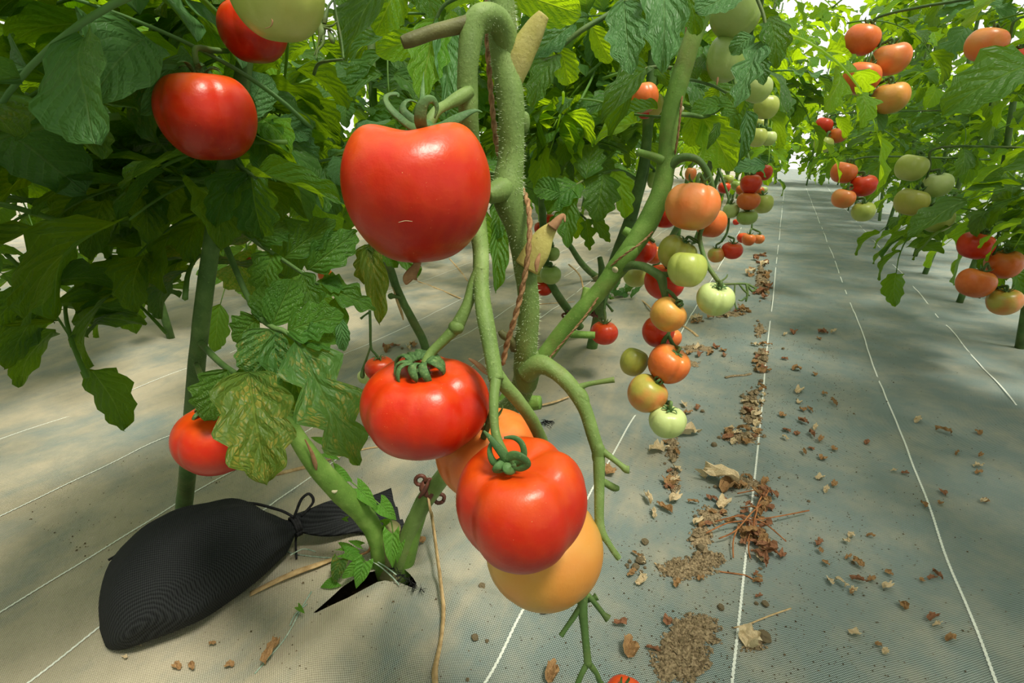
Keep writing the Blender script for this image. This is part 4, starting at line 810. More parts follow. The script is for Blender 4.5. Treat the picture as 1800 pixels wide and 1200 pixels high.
# ================================================================== foliage masses
rr = random.Random(21)
dk = ('leaf',)*7+('leaf_grey', 'leaf_bright')
def lift(pts): return [(p, r) for p, r in pts]
scatter_leaves(p3, pts3, 34, 0.50, 2.0, rr, dk)
scatter_leaves(p4, pts4, 44, 0.52, 2.0, rr, dk, 0.12)
scatter_leaves(p5, pts5, 40, 0.50, 2.0, rr, dk, 0.14)
scatter_leaves(p6, pts6, 40, 0.50, 2.0, rr, dk, 0.16)
scatter_leaves(p7, pts7, 26, 0.55, 2.0, rr, ('leaf',)*3+('leaf_bright',)*3+('leaf_grey',), 0.14)
scatter_leaves(p8, pts8, 46, 0.45, 1.5, rr, ('leaf',)*6+('leaf_grey', 'leaf_bright', 'leaf_spot', 'leaf_spot'), 0.09)
scatter_leaves(plant, stem_pts, 10, 0.75, 1.6, rr, dk, 0.14)
scatter_leaves(plant2, lean_pts, 14, 0.75, 1.6, rr, ('leaf',)*3+('leaf_bright',)*3, 0.14)
def far_plant(x, y, label, group, count, lean=0.0, zmin=0.55, zmax=2.0, scale=(0.85, 1.25), spread=0.17, mats=dk, height=2.1, r=rr):
    e = empty('tomato_plant', (x, y, 0), label, 'plant', group)
    path = [(Vector((x, y, hgt(x, y)-0.01)), 0.014), (Vector((x+lean*0.3+r.uniform(-.05, .05), y+r.uniform(-.08, .08), 0.5)), 0.013), (Vector((x+lean*0.6+r.uniform(-.06, .06), y+r.uniform(-.1, .1), 1.1)), 0.011), (Vector((x+lean, y+r.uniform(-.1, .1), height)), 0.007)]
    tube('stem', path, M['stem_dark'], e, seg=7, n=4)
    scatter_leaves(e, path, count, zmin, zmax, r, mats, spread, scale)
    return e
y = 3.3
while y < 9.5:
    far_plant(-0.52, y, 'leafy tomato plant further along the row of the leaning plant', 'plants further along the near row', 34, lean=0.22, zmin=0.55, mats=('leaf',)*4+('leaf_bright',)*3); y += 0.75
y = -0.1
while y < 8.5:
    far_plant(-2.0+rr.uniform(-.08, .08), y, 'unseen leafy tomato plant across the bed, added to block low light', 'row across the dusty bed', 52, lean=0.1, zmin=0.42, spread=0.2); y += 0.58
y = 0.2
while y < 9:
    far_plant(-3.5+rr.uniform(-.1, .1), y, 'tomato plant in the farthest row, seen through gaps in the foliage', 'farthest row', 26, zmin=0.4, scale=(1.2, 1.7), spread=0.28, mats=('leaf',)*3+('leaf_bright',)*4, height=1.9); y += 0.85
for k in range(7):
    far_plant(-1.6+0.5*k, 11.0+rr.uniform(-.3, .3), 'tomato plant closing the far end of the walkway', 'far end of the walkway', 26, zmin=0.25, scale=(1.4, 2.0), spread=0.3, mats=('leaf',)*3+('leaf_bright',)*3)
y = -0.75  # unseen plants behind the camera, added to keep out low sky light
while y > -4.5:
    far_plant(-0.55, y, 'unseen leafy tomato plant behind the camera, added to block low light', 'unseen plants added behind the camera', 40, lean=0.1, zmin=0.4, spread=0.2); far_plant(-2.0, y+.1, 'unseen leafy tomato plant across the bed, added to block low light', 'row across the dusty bed', 40, zmin=0.4, spread=0.2); y -= 0.6
# row on the other side of the walkway
right_plants = []
y = -4.43  # begins with unseen plants behind the camera, added to shade the scene
while y < 9.5:
    e = far_plant(0.86+rr.uniform(-.05, .05), y, 'tomato plant in the row on the other side of the walkway', 'row on the other side of the walkway', 44, lean=-0.05, zmin=0.40, spread=0.16, mats=('leaf',)*5+('leaf_grey', 'leaf_bright', 'leaf_bright')); right_plants.append(e); y += 0.62
# ripening clusters hanging towards the walkway from that row
CN = ('orange-toned cluster among the leaves', 'wholly unripe cluster', 'mixed-colour cluster', 'low-hanging cluster above the bare fabric', 'tiny cluster near the far end', 'peach and red cluster')
TW = {'orange': 'orange', 'peach': 'peach-coloured', 'amber': 'amber', 'lime': 'yellow-green', 'pale': 'pale green', 'olive': 'olive', 'red': 'red', 'breaker': 'turning'}
for k, (px, py, d, kinds) in enumerate(((1540, 110, 1.55, ('orange', 'peach', 'orange', 'amber')), (1625, 330, 1.75, ('lime', 'pale', 'olive', 'lime')), (1500, 330, 2.3, ('orange', 'red', 'peach', 'lime')), (1740, 470, 1.6, ('red', 'orange', 'orange', 'breaker')), (1460, 240, 3.2, ('red', 'orange', 'lime')), (1760, 120, 1.5, ('peach', 'red', 'orange')))):
    parent = min(right_plants, key=lambda o: (o.location-P(px, py, d)).length)
    c = P(px, py, d); pts = [(Vector((parent.location.x-0.04, parent.location.y, c.z+0.12)), 0.004), (c+Vector((0.02, 0, 0.13)), 0.004), (c+Vector((0, 0, 0.06)), 0.0035), (c+Vector((0, 0, -0.10)), 0.003)]
    tube('truss_stalk', pts, M['stem_dark'], parent, seg=7)
    s = d/FPX
    for i, kd in enumerate(kinds):
        ox = (-1, 1)[i % 2]*26*1.55/d; oy = (-40+34*i)*1.55/d; rad = rr.uniform(27, 33)*1.55/d
        tomato(px+ox, py+oy, d-0.01*i, rad, kd, TW[kd]+' tomato of the '+CN[k]+' across the walkway', flat=.88, ped=(px, py+oy-22, d, 4), style='spread', group='clusters of the row on the other side of the walkway', tilt=(0.2*(-1)**i, 0.05), sepals=5)

# ================================================================== clips
def clip(label, px, py, d, w, axis):
    c = P(px, py, d); r = 0.5*w*d/FPX; ax = axis.normalized(); A = ax.orthogonal().normalized(); A = (CR-ax*CR.dot(ax)).normalized(); B = ax.cross(A)
    e = empty('plant_clip', c, label, 'clip')
    ring = [(c+(A*math.cos(t)+B*math.sin(t))*r, r*0.30) for t in [2*PI*i/18 for i in range(19)]]
    ring = [(p_, r*0.13) for p_, _ in ring]; V, F = tube_data(ring, 8, smooth_path=False, flat=3.6, up=ax.copy()); obj('ring', mesh('ring', V, F), M['clip'], e)
    for sgn, off in ((-1, 0.3), (1, -0.6)):
        cc = c+A*sgn*r*1.30+ax*off*r
        loop = [(cc+(A*math.cos(t)+ax*math.sin(t)*1.25)*r*0.44, r*0.20) for t in [2*PI*i/14 for i in range(15)]]
        V, F = tube_data(loop, 7, smooth_path=False); obj('ear', mesh('ear', V, F), M['clip'], e)
    for sgn in (-1, 1):
        V, F = tube_data([(c+B*0-CF*r+A*sgn*r*0.5-ax*r*1.1, r*0.15), (c-CF*r*1.2+A*sgn*r*0.4, r*0.22), (c-CF*r*1.1+A*sgn*r*0.6+ax*r*1.3, r*0.12)], 6)
        obj('tab', mesh('tab', V, F), M['clip'], e)
clip('brown plastic plant clip on the old stem above the root', 757, 858, .84, 36, P(790, 815, .84)-P(736, 900, .87))
clip('reddish clip tying the far stem behind the leaning one', 1006, 552, 1.88, 20, P(988, 530, 1.84)-P(1020, 575, 1.95))
clip('rusty brown clip by the leaning stem above the hanging red tomato', 1046, 552, 1.72, 14, Vector((0, 0, 1)))

# ================================================================== sandbag
n0 = G(526, 958)+Vector((0, 0, 0.045)); dv = (G(330, 1052)-G(526, 958)); dv.z = 0; dv.normalize(); sd = Vector((-dv.y, dv.x, 0))
bag = empty('sandbag', G(440, 1010), 'black woven sandbag with its neck tied by black cord', 'sandbag')
V = []; F = []; nseg = 40; prof = [(0, .012), (.012, .020), (.03, .042), (.055, .062), (.09, .076), (.14, .084), (.18, .086), (.22, .082), (.26, .066), (.285, .04), (.295, .015)]
sp = spline([(Vector((a, b, 0)), b) for a, b in prof], 4)
for (q, rad) in sp:
    a = q.x; c = n0+dv*a; zc = max(rad*0.80, 0.045-a*0.1)
    for k in range(nseg):
        an = 2*PI*k/nseg; pl = 1+(0.16*math.exp(-a/0.05))*math.cos(9*an)+0.10*noise.noise(Vector((a*16, math.cos(an)*2, math.sin(an)*2)))+0.03*math.sin(a*60+4*math.cos(an))*math.exp(-a/0.12)
        x = math.cos(an)*rad*1.05*pl; z = math.sin(an)*rad*0.86*pl
        p = c+sd*x; p.z = hgt(p.x, p.y)+max(0.002, zc+z); V.append(p)
for i in range(len(sp)-1):
    for k in range(nseg):
        a = i*nseg+k; b = i*nseg+(k+1) % nseg; F.append((a, b, b+nseg, a+nseg))
F.append(tuple(range(nseg))[::-1]); F.append(tuple(range((len(sp)-1)*nseg, len(sp)*nseg)))
body = obj('bag_body', mesh('bag_body', V, F), M['bag'], bag)
V = []; F = []; t0 = n0; tv = (G(700, 905)-G(526, 955)); tv.z = 0; tl = tv.length; tv.normalize(); ts = Vector((-tv.y, tv.x, 0)); nk = 17; na = 14
for layer in (0, 1):
    for i in range(na+1):
        f = i/na; wdt = 0.012+0.052*f**0.8; c = t0+tv*tl*f
        for k in range(nk):
            u = -1+2*k/(nk-1); p = c+ts*u*wdt
            fold = 0.012*math.sin(u*7+1)*(0.4+f)+0.010*math.sin(u*3.0+f*4)
            hz = max(0.004, (0.045*(1-f)**1.2+0.020*(1-abs(u))*(1-0.3*f)+fold)); p.z = hgt(p.x, p.y)+hz-0.003*layer; V.append(p)
o2 = (na+1)*nk
for layer in (0, 1):
    o = layer*o2
    for i in range(na):
        for k in range(nk-1):
            a = o+i*nk+k; f = (a, a+1, a+nk+1, a+nk); F.append(f if layer else f[::-1])
for i in range(na):
    for k in (0, nk-1): a = i*nk+k; F.append((a, a+nk, a+nk+o2, a+o2))
obj('bag_tail', mesh('bag_tail', V, F), M['bag'], bag)
V = []; F = []; B3 = Vector((0, 0, 1))
for q in range(3):
    ring = [(n0+dv*(0.004*q-0.004)+(sd*math.cos(t)+B3*math.sin(t))*0.0175, 0.0028) for t in [2*PI*i/16 for i in range(17)]]; tube_data(ring, 6, smooth_path=False, V=V, F=F)
up = n0+Vector((0, 0, 0.02))
tube_data([(up, .0024), (up+B3*0.012+tv*0.006, .0026), (up+B3*0.035+tv*0.018, .0028), (up+B3*0.042+tv*0.032, .0028), (up+B3*0.022+tv*0.036, .0026), (up-B3*0.002+tv*0.012, .0024)], 6, V=V, F=F)
tube_data([(up, .0024), (up+dv*0.02+B3*0.018-sd*0.02, .0026), (up+dv*0.07+B3*0.040-sd*0.055, .0026), (up+dv*0.16+B3*0.045-sd*0.07, .0026), (up+dv*0.26+B3*0.03-sd*0.07, .002)], 6, V=V, F=F)
tube_data([(n0-B3*0.015, .0022), (n0-B3*0.03-CF*0.01, .0022), (G(522, 985, .004), .002)], 6, V=V, F=F)
obj('tie_cord', mesh('tie_cord', V, F), M['cord'], bag)

# ================================================================== bindweed round the root
weed = empty('bindweed', G(655, 1005), 'bindweed with arrow-shaped bright green leaves twining round the root', 'weed')
wd = .88
for l in ([(660, 1000, .89, 2.5), (640, 985, .88, 2.5), (615, 980, .87, 2.5), (590, 985, .86, 2)], [(672, 990, .89, 2.5), (690, 950, .86, 2.5), (684, 905, .85, 2.5), (660, 880, .85, 2.5), (628, 855, .84, 2.5), (600, 830, .84, 2), (575, 795, .84, 2), (560, 772, .84, 1.8)], [(655, 1002, .89, 2.5), (648, 990, .87, 2.5), (628, 992, .86, 2)]):
    ptube('vine', l, M['stem_bright'], weed, seg=6)
for k, (bx, by, tx, ty, w, dd, mt) in enumerate(((690, 938, 690, 998, 30, .85, 'weed_leaf'), (598, 984, 588, 1024, 28, .85, 'leaf_spot'), (634, 990, 600, 1016, 26, .845, 'weed_leaf'), (640, 988, 626, 1034, 30, .84, 'weed_leaf'), (592, 1022, 563, 1032, 22, .85, 'weed_leaf'), (606, 972, 642, 986, 24, .86, 'weed_leaf'), (600, 962, 634, 970, 16, .88, 'weed_leaf'), (634, 958, 612, 950, 12, .88, 'weed_leaf'),
        (588, 828, 620, 846, 24, .83, 'weed_leaf'), (596, 850, 612, 868, 26, .84, 'weed_leaf'), (628, 858, 664, 896, 28, .84, 'weed_leaf'), (612, 868, 645, 888, 22, .85, 'weed_leaf'), (668, 886, 697, 914, 30, .85, 'weed_leaf'), (570, 776, 546, 768, 13, .84, 'weed_leaf'), (570, 796, 598, 808, 14, .83, 'weed_leaf'), (674, 920, 690, 912, 14, .87, 'weed_leaf'), (610, 912, 600, 912, 9, .88, 'weed_leaf'), (524, 1066, 536, 1078, 10, .80, 'weed_leaf'), (705, 955, 698, 990, 14, .86, 'weed_leaf'))):
    b = P(bx, by, dd); t = P(tx, ty, dd-0.01)
    for pt in (b, t): pt.z = max(pt.z, hgt(pt.x, pt.y)+0.004)
    leaflet('leaf', b, t, w*dd/FPX, cam_normal(b, CR*rr.uniform(-.4, .4)+CU*rr.uniform(0, .5)), 'arrow', k % 4, M[mt], weed)
weed2 = empty('weed', G(1095, 525), 'small grey-green weed sprouting from the fabric behind the leaning stem', 'weed')
for k in range(14):
    b = G(1095+rr.uniform(-22, 22), 522+rr.uniform(-6, 8), 0.01); t = b+Vector((rr.uniform(-.06, .06), rr.uniform(-.06, .06), rr.uniform(.0, .06)))
    leaflet('leaf', b, t, 0.03, Vector((rr.uniform(-.5, .5), -.5, 1)), 'lobed', k % 4, M['leaf_grey'], weed2)

# ================================================================== dry strips, straws and strings on the ground
def gtube(name, lst, w, mat, label, cat, flat=0.5, rough=.1, group=None, lift=0.0015, parent=None, seg=7):
    pts = []
    for q in lst:
        g = G(q[0], q[1], lift+(q[2] if len(q) > 2 else 0)); dd = (g-CP).dot(CF); pts.append((g, 0.5*(q[3] if len(q) > 3 else w)*dd/FPX))
    o = tube(name, pts, M[mat], parent, seg=seg, n=5, flat=flat, up=Vector((0, 0, 1)), rough=rough)
    return tag(o, label, cat, group) if label else o
V, F = tube_data([(P(752, 868, .83), .0018), (P(757, 900, .82), .0026)]+[(G(x, yy, lf), .0036*k) for x, yy, lf, k in ((762, 950, .06, 1.0), (770, 1000, .035, 1.1), (777, 1050, .018, 1.2), (780, 1085, .012, 1.4), (776, 1130, .010, 1.3), (768, 1170, .009, 1.6), (765, 1186, .008, 1.9), (766, 1215, .008, 1.7))], 8, 6, rough=.14, flat=.55, up=CF.copy())
tag(obj('raffia_strip', mesh('raffia_strip', V, F), M['raffia']), 'long dried raffia strip trailing from the brown clip down to the fabric', 'strip')
gtube('raffia_strip', [(440, 1045, 0, 12), (480, 1028, .004, 13), (520, 1012, .006, 14), (560, 998, .006, 12), (590, 985, .004, 8)], 12, 'raffia', 'broad tan raffia strip lying between the sandbag and the root', 'strip', .3)
gtube('dry_straw', [(478, 836), (520, 826), (545, 820)], 9, 'straw', 'short thick dry straw lying behind the cut side stem', 'straw', .6)
gtube('dry_straw', [(545, 818), (600, 802), (640, 790), (665, 786)], 4, 'straw', 'long thin straw reaching towards the ribbed tomato', 'straw', .6)
gtube('dry_straw', [(945, 716, .004), (975, 710, .006), (1000, 700, .004)], 5, 'straw', 'pale straw wisps by the thick stub of the foreground stem', 'straw', .6)
gtube('dry_straw', [(1198, 572), (1214, 582), (1226, 592)], 6, 'straw', 'slanting dry stalk by the white line beyond the amber tomato', 'straw', .7)
gtube('dry_straw', [(1100, 515), (1130, 530), (1145, 545)], 3.5, 'straw', 'thin straw sticking out of the small weed', 'straw', .7)
gtube('dry_straw', [(735, 495), (770, 508), (810, 525)], 3.5, 'straw', 'straw across the bed beyond the blossom end of the highest ripe tomato', 'straw', .7)
gtube('dry_straw', [(790, 455), (808, 475), (822, 495)], 3, 'straw', 'straw crossing a white line beyond the highest ripe tomato', 'straw', .7)
gtube('dry_straw', [(1290, 1104), (1315, 1098), (1350, 1084), (1390, 1070)], 3, 'straw', 'thin straw lying across the white line beside the pale leaf', 'straw', .7)
gtube('dry_straw', [(1150, 990), (1162, 998), (1172, 1004)], 3, 'straw', 'short straw at the edge of a crumbly soil patch', 'straw', .7)
gtube('dry_straw', [(985, 590, .02), (1010, 585, .03), (1024, 565, .08), (1018, 530, .12), (998, 505, .12)], 3, 'raffia', 'loose looping raffia string hanging by the reddish clip', 'strip', .6)
gtube('dry_straw', [(945, 535), (975, 533), (1010, 531)], 2.5, 'raffia', 'pale string lying on the bed behind the thick stem', 'strip', .6)
gtube('twig', [(1275, 664), (1290, 661), (1310, 660), (1320, 657)], 5, 'soil', 'dark twig lying on the bare middle of the walkway', 'twig', .7, .25)
gtube('twig', [(1262, 1005), (1285, 1008), (1310, 1012), (1330, 1022), (1340, 1021)], 3, 'dry_vine', 'curved brown twig touching the white line', 'twig', .7, .2)
for l in ([(500, 968), (520, 975), (560, 980), (592, 982)], [(652, 1000, .02), (672, 1008, .012), (690, 1020, .006), (702, 1032, .004)], [(655, 998, .02), (680, 1010, .016), (698, 1018, .008)], [(512, 985, .01), (535, 975, .012), (556, 978, .01)], [(548, 1040), (530, 1070), (512, 1105), (496, 1130), (470, 1160), (448, 1185)], [(540, 1062), (520, 1080), (510, 1100)]):
    gtube('loose_thread', l, 2.4, 'thread', 'loose frayed thread of the weed fabric near the slit', 'thread', 1.0, 0, 'frayed fabric threads', seg=5)
r5 = random.Random(5)
V = []; F = []
for k in range(70):                                                  # frayed dark edge of the slit
    f = r5.random(); b = G(690+f*52, 1002+f*38, 0.004); a = b+Vector((r5.uniform(-.012, .012), r5.uniform(-.018, .004), r5.uniform(0, .008)))
    tube_data([(b, .0005), ((a+b)/2+Vector((0, 0, .002)), .0005), (a, .0003)], 4, 2, V=V, F=F)
for k in range(26):                                                  # a second small tear behind the ripe truss
    b = G(945+r5.random()*26, 741+r5.random()*9, 0.003); a = b+Vector((r5.uniform(-.02, .03), r5.uniform(-.012, .012), r5.uniform(0, .006)))
    tube_data([(b, .0009), ((a+b)/2+Vector((0, 0, .003)), .0009), (a, .0005)], 4, 2, V=V, F=F)
tag(obj('frayed_edge', mesh('frayed_edge', V, F), M['cord'], ground), kind='stuff')

# ================================================================== litter on the walkway
def crumple_mesh(seed, kind, mat, thick=0.004):
    V, F, UV = leaflet_data(kind, seed, 9, 6, 1.2, 0.7, 0.10, 0.30); me = mesh('dry_leaf', V, F, False, UV); me.materials.append(mat); return me
CR_M = {k: [crumple_mesh(i+j*11, ('lobed', 'deep', 'round', 'lance')[i % 4], M[k]) for i in range(4)] for j, k in enumerate(('dry_leaf', 'dry_leaf_pale', 'dry_leaf_red'))}
def dry_leaf(px, py, ln, w, ang, mat, label, group=None, v=0, lf=0.004):
    g = G(px, py, lf); dd = (g-CP).dot(CF); L = ln*dd/FPX; a = math.radians(ang)
    d = (G(px+10*math.cos(a), py-10*math.sin(a))-G(px, py)); d.z = 0; d.normalize()
    b = g-d*L/2; t = g+d*L/2; b.z = hgt(b.x, b.y)+lf; t.z = hgt(t.x, t.y)+lf+0.002
    o = obj('dry_leaf', CR_M[mat][v % 4], None, None, frame(b, t, w*dd/FPX*1.2, Vector((rr.uniform(-.2, .2), rr.uniform(-.2, .2), 1)), 0.8))
    return tag(o, label, 'leaf', group)
GL = 'named dry leaves on the walkway'
for a in ((1318, 1128, 36, 34, 60, 'dry_leaf_pale', 'pale cream three-lobed dry leaf by the white line'), (1107, 1145, 34, 26, 80, 'dry_leaf', 'tan crumpled leaf beside a large soil patch'), (970, 1188, 34, 20, 70, 'dry_leaf', 'brown folded leaf behind the dangling truss end'),
          (1262, 848, 62, 24, 165, 'dry_leaf_pale', 'largest tan dry leaf, lying in the cross strip of debris'), (1283, 862, 40, 24, 20, 'dry_leaf', 'greyish torn leaf next to the largest tan one'), (1157, 792, 36, 22, 10, 'dry_leaf_pale', 'curled cream leaf with a dark hollow under it'), (1205, 766, 50, 16, 5, 'dry_leaf_pale', 'long pale leaf under the palest green tomato'),
          (1178, 850, 26, 30, 75, 'dry_leaf', 'tan leaf standing up in the narrow strip of debris'), (1185, 880, 26, 14, 30, 'dry_leaf_pale', 'twisted pale leaf below the narrow strip of debris'), (1168, 896, 34, 12, 150, 'dry_leaf', 'olive-brown rolled leaf by itself on the fabric'), (1148, 905, 24, 8, 100, 'dry_leaf_pale', 'slim pale leaf curl beside the rolled one'),
          (1272, 890, 32, 18, 40, 'dry_leaf_pale', 'cream leaf with a stalk beside the reddish tangle'), (1138, 880, 26, 9, 120, 'dry_leaf_pale', 'pale angular leaf strip pointing at the rolled one'), (1070, 832, 22, 20, 45, 'dry_leaf', 'dry curl beside the bare truss'), (733, 958, 26, 14, 10, 'dry_leaf', 'crumpled pinkish leaf with stalk beside the raffia strip'),
          (1148, 1144, 26, 7, -20, 'dry_leaf_red', 'dark red-brown leaf curl at the soil patch edge'), (480, 1150, 46, 14, 60, 'dry_leaf', 'long orange-brown rolled leaf on the thread by the sandbag'), (1090, 1100, 22, 9, -10, 'dry_leaf_red', 'dark brown flake beside the dangling truss'), (962, 1078, 22, 10, 20, 'dry_leaf_red', 'small brown scrap under the yellow-orange tomato'),
          (1190, 1028, 20, 14, 70, 'dry_leaf', 'orange-brown curl under the small soil patch'), (1174, 1096, 15, 14, 60, 'dry_leaf_red', 'russet flake beside the double soil patch'), (1232, 1020, 15, 12, 30, 'dry_leaf', 'tan flake right of the small soil patch')):
    dry_leaf(a[0], a[1], a[2], a[3], a[4], a[5], a[6], GL, rr.randrange(4))
strips = [(1180, 790, 12, 70, 10), (1300, 850, 50, 12, 12), (1305, 765, 34, 16, 14), (1325, 715, 18, 40, 12), (1338, 630, 14, 26, 10), (1240, 620, 36, 8, 8), (1278, 552, 36, 8, 10), (1335, 500, 18, 26, 12), (1245, 905, 30, 30, 10), (1120, 1000, 14, 26, 7), (1225, 565, 10, 4, 4), (1320, 960, 26, 26, 10), (1335, 1010, 8, 60, 6), (1200, 720, 30, 12, 6), (700, 610, 30, 8, 8), (1340, 470, 14, 30, 8), (1420, 700, 50, 120, 20), (1480, 900, 70, 150, 22), (1580, 1080, 90, 90, 14), (1650, 800, 90, 90, 14), (300, 1150, 120, 30, 6)]
for (cx, cyy, sx, sy_, n) in strips:
    for _ in range(n):
        dry_leaf(cx+rr.uniform(-sx, sx), cyy+rr.uniform(-sy_, sy_), rr.uniform(9, 22), rr.uniform(5, 12), rr.uniform(-60, 60), rr.choice(('dry_leaf', 'dry_leaf', 'dry_leaf_pale', 'dry_leaf_red')), 'small dry leaf scrap among the debris on the weed fabric', 'dry leaf scraps on the fabric', rr.randrange(4), 0.003)
# clods and pebbles
def clod_mesh(seed):
    V = []; F = []; n = 8; m = 6
    for i in range(m+1):
        th = PI*i/m
        for k in range(n):
            an = 2*PI*k/n; v = Vector((math.sin(th)*math.cos(an), math.sin(th)*math.sin(an), 0.75*math.cos(th))); V.append(v*(1+0.45*noise.noise(v*1.7+Vector((seed*3.1, 0, 0)))))
    for i in range(m):
        for k in range(n): F.append((i*n+k, i*n+k+n, i*n+(k+1) % n+n, i*n+(k+1) % n))
    me = mesh('soil_clod', V, F, False); me.materials.append(M['clod']); return me
CL = [clod_mesh(i) for i in range(5)]
def clod(px, py, w, label, group=None):
    g = G(px, py); dd = (g-CP).dot(CF); r = 0.5*w*dd/FPX; g.z += r*0.55
    o = obj('soil_clod', rr.choice(CL), None, None, Matrix.Translation(g) @ Matrix.Rotation(rr.uniform(0, 6.3), 4, 'Z') @ Matrix.Diagonal((r*1.1, r*0.95, r*0.85, 1)))
    return tag(o, label, 'clod', group)
for a in ((1134, 955, 13, 'round clod alone on clean fabric'), (1232, 966, 16, 'oval pale clod beside the dry vine tangle'), (1267, 1069, 13, 'greenish clod alone near the white line'), (1342, 1122, 24, 'big clod beside the pale three-lobed leaf'), (1126, 988, 18, 'big crumbly clod on the left of the small soil patch'), (1117, 998, 14, 'clod leaning on the big crumbly one'), (1345, 1063, 13, 'brown clod right of the white line'), (1255, 783, 11, 'dark clod beside the debris near the white line'), (835, 1122, 13, 'pale pebble near the raffia strip'), (848, 1032, 12, 'whitish pebble right of the raffia strip'), (856, 1127, 7, 'tiny pebble beside the pale one'), (822, 1195, 7, 'small white pebble near the end of the raffia strip')):
    clod(*a, group='single clods and pebbles')
for k in range(70):
    cx, cyy, sx, sy_, n = strips[rr.randrange(18)]
    clod(cx+rr.uniform(-sx, sx)*1.3, cyy+rr.uniform(-sy_, sy_)*1.2, rr.uniform(3.5, 8), 'little crumb of soil among the debris', 'soil crumbs in the debris')
# patches of spilled soil: uncountable grains over a thin smear
def soil_patch(label, blobs, seed, grain=(2.0, 6.5), dens=2.6):
    r = random.Random(seed); V = []; F = []
    for (cx, cyy, sx, sy_) in blobs:
        n = 56; o = len(V); c = G(cx, cyy, 0.0035); V.append(c); rings = 4
        for q in range(1, rings+1):
            for k in range(n):
                an = 2*PI*k/n; f = q/rings*(0.80+0.5*noise.noise(Vector((math.cos(an)*2.2, math.sin(an)*2.2, seed+cx)))+0.35*noise.noise(Vector((math.cos(an)*6, math.sin(an)*6, seed+cx))))
                px, py = cx+sx*f*math.cos(an), cyy+sy_*f*math.sin(an); g = G(px, py); g.z += 0.0045*(1-(q/rings)**2)+0.0015*noise.noise(g*90)+0.0004; V.append(g)
        for k in range(n): F.append((o, o+1+k, o+1+(k+1) % n))
        for q in range(rings-1):
            for k in range(n): a = o+1+q*n+k; b = o+1+q*n+(k+1) % n; F.append((a, a+n, b+n, b))
        for _ in range(int(sx*sy_*0.28*dens)):
            an = r.uniform(0, 6.3); f = r.random()**0.6*1.25*(0.85+0.5*noise.noise(Vector((math.cos(an)*2.2, math.sin(an)*2.2, seed+cx)))); px, py = cx+sx*f*math.cos(an), cyy+sy_*f*math.sin(an); g = G(px, py); dd = (g-CP).dot(CF)
            s = 0.5*r.uniform(*grain)*dd/FPX*(2.4 if r.random() < .06 else 1); g.z += s*0.5+0.003*(1-min(1, f)); o = len(V)
            ax = [Vector((r.uniform(-.5, .5), r.uniform(-.5, .5), r.uniform(-.5, .5))) for _ in range(6)]
            for dv_, ja in zip(((1, 0, 0), (-1, 0, 0), (0, 1, 0), (0, -1, 0), (0, 0, .8), (0, 0, -.8)), ax): V.append(g+(Vector(dv_)+ja*0.5)*s)
            for f3 in ((0, 2, 4), (2, 1, 4), (1, 3, 4), (3, 0, 4), (2, 0, 5), (1, 2, 5), (3, 1, 5), (0, 3, 5)): F.append(tuple(o+i for i in f3))
    return tag(obj('soil_patch', mesh('soil_patch', V, F, False), M['soil']), label, 'soil', None, 'stuff')
soil_patch('large double patch of crumbly soil spilled on the fabric', [(1196, 1158, 48, 46), (1222, 1108, 42, 26)], 1)
soil_patch('small patch of fine tan soil on the fabric', [(1205, 1002, 46, 17), (1242, 985, 30, 14)], 2)
soil_patch('smear of soil leading to the reddish tangle', [(1232, 945, 22, 30), (1250, 905, 26, 16)], 3, dens=.7)
soil_patch('soil and leaf crumbs along the white line', [(1320, 720, 18, 36), (1305, 770, 34, 12), (1310, 850, 34, 9)], 4, dens=.9)
soil_patch('narrow strip of brown crumbs below the palest tomato', [(1182, 790, 12, 24), (1184, 850, 12, 30)], 5, dens=.8)
soil_patch('soil heaped at the far edge of the walkway', [(1338, 630, 12, 22), (1335, 580, 10, 14), (1340, 495, 12, 26)], 6, dens=.8)
soil_patch('soil under the pale three-lobed leaf', [(1325, 1130, 26, 16)], 7, dens=.7)
soil_patch('crumbs beyond the pale green tomato with dried flowers', [(1280, 552, 36, 7), (1225, 612, 34, 7), (1215, 640, 16, 6)], 8, (1.5, 3), .8)
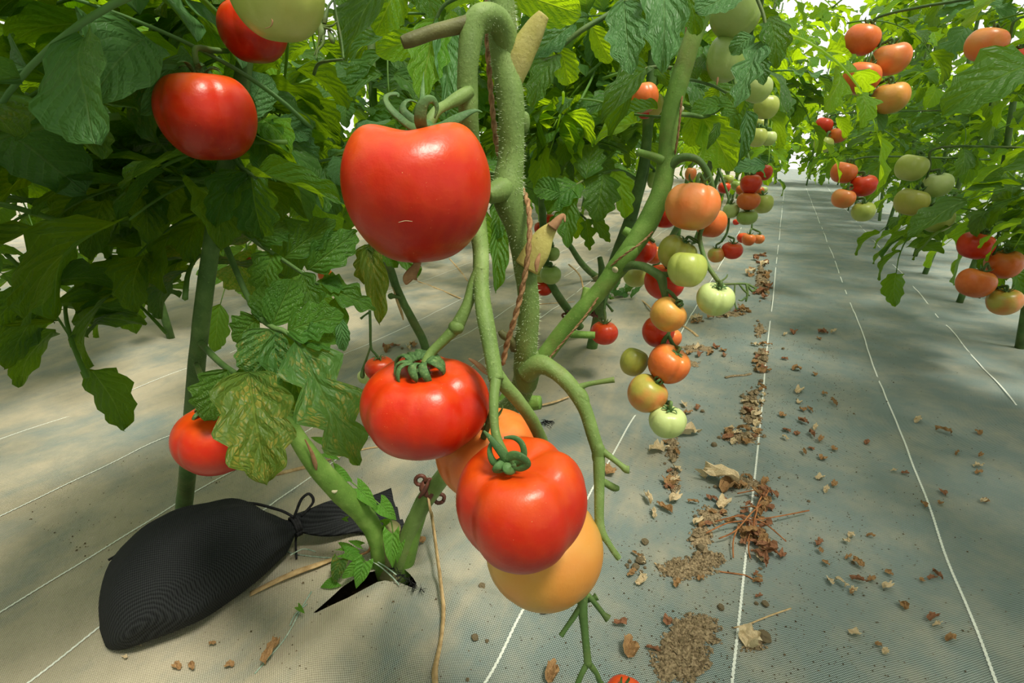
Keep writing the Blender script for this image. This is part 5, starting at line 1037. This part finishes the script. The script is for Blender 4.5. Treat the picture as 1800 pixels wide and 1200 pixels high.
# reddish dry vine tangle
tang = empty('dry_vine_tangle', G(1325, 935), 'tangle of reddish-brown dead vines with shrivelled leaves', 'dead vines')
for l in ([(1240, 945, .01), (1275, 935, .02), (1310, 930, .02), (1360, 920, .015), (1420, 905, .01)], [(1262, 955, .01), (1290, 948, .02), (1315, 925, .03), (1335, 900, .02), (1350, 868, .01)], [(1300, 900, .01), (1325, 915, .03), (1322, 940, .02), (1345, 965, .015), (1370, 985, .01)], [(1295, 875, .01), (1330, 870, .012), (1350, 872, .01)], [(1312, 960, .01), (1320, 935, .02), (1328, 905, .025), (1340, 880, .02)], [(1288, 985, .005), (1287, 960, .012), (1295, 940, .02)], [(1255, 925, .01), (1300, 922, .02), (1340, 935, .02), (1380, 960, .01)], [(1318, 985, .004), (1314, 970, .008), (1316, 955, .01)]):
    gtube('vine', l, 2.8, 'dry_vine', None, None, .8, .2, parent=tang, seg=6)
for k in range(64):
    f_ = rr.random(); cx_ = (1346-60*f_) if f_ < .55 else (1313+90*(f_-.55)); g = G(cx_+rr.gauss(0, 9), 860+130*f_+rr.gauss(0, 7), rr.uniform(.003, .02)); d = Vector((rr.uniform(-1, 1), rr.uniform(-1, 1), rr.uniform(-.3, .4))).normalized(); L = rr.uniform(.012, .03)
    obj('shrivelled_leaf', rr.choice(CR_M['dry_leaf_red' if k % 3 else 'dry_leaf']), None, tang, frame(g, g+d*L, L*.5, Vector((0, 0, 1)), .8))

# crumbs and specks trodden into the fabric
r9 = random.Random(9); V = []; F = []
for k in range(9000):
    x = r9.gauss(0.06, 0.16) if k % 3 else r9.uniform(-1.3, 0.7); yy = 0.3+3.2*r9.random()**1.6
    s_ = r9.uniform(.0006, .0017)*(1.6 if r9.random() < .06 else 1); g = Vector((x, yy, hgt(x, yy)+s_*.4)); o = len(V)
    for q in ((1, 0, 0), (-.6, .8, 0), (-.5, -.9, 0), (0, 0, .9)): V.append(g+Vector(q)*s_*r9.uniform(.6, 1.3))
    F += [(o, o+1, o+3), (o+1, o+2, o+3), (o+2, o, o+3)]
tag(obj('crumbs', mesh('crumbs', V, F, False), M['crumb']), 'fine dark crumbs scattered over the weed fabric', 'crumbs', None, 'stuff')
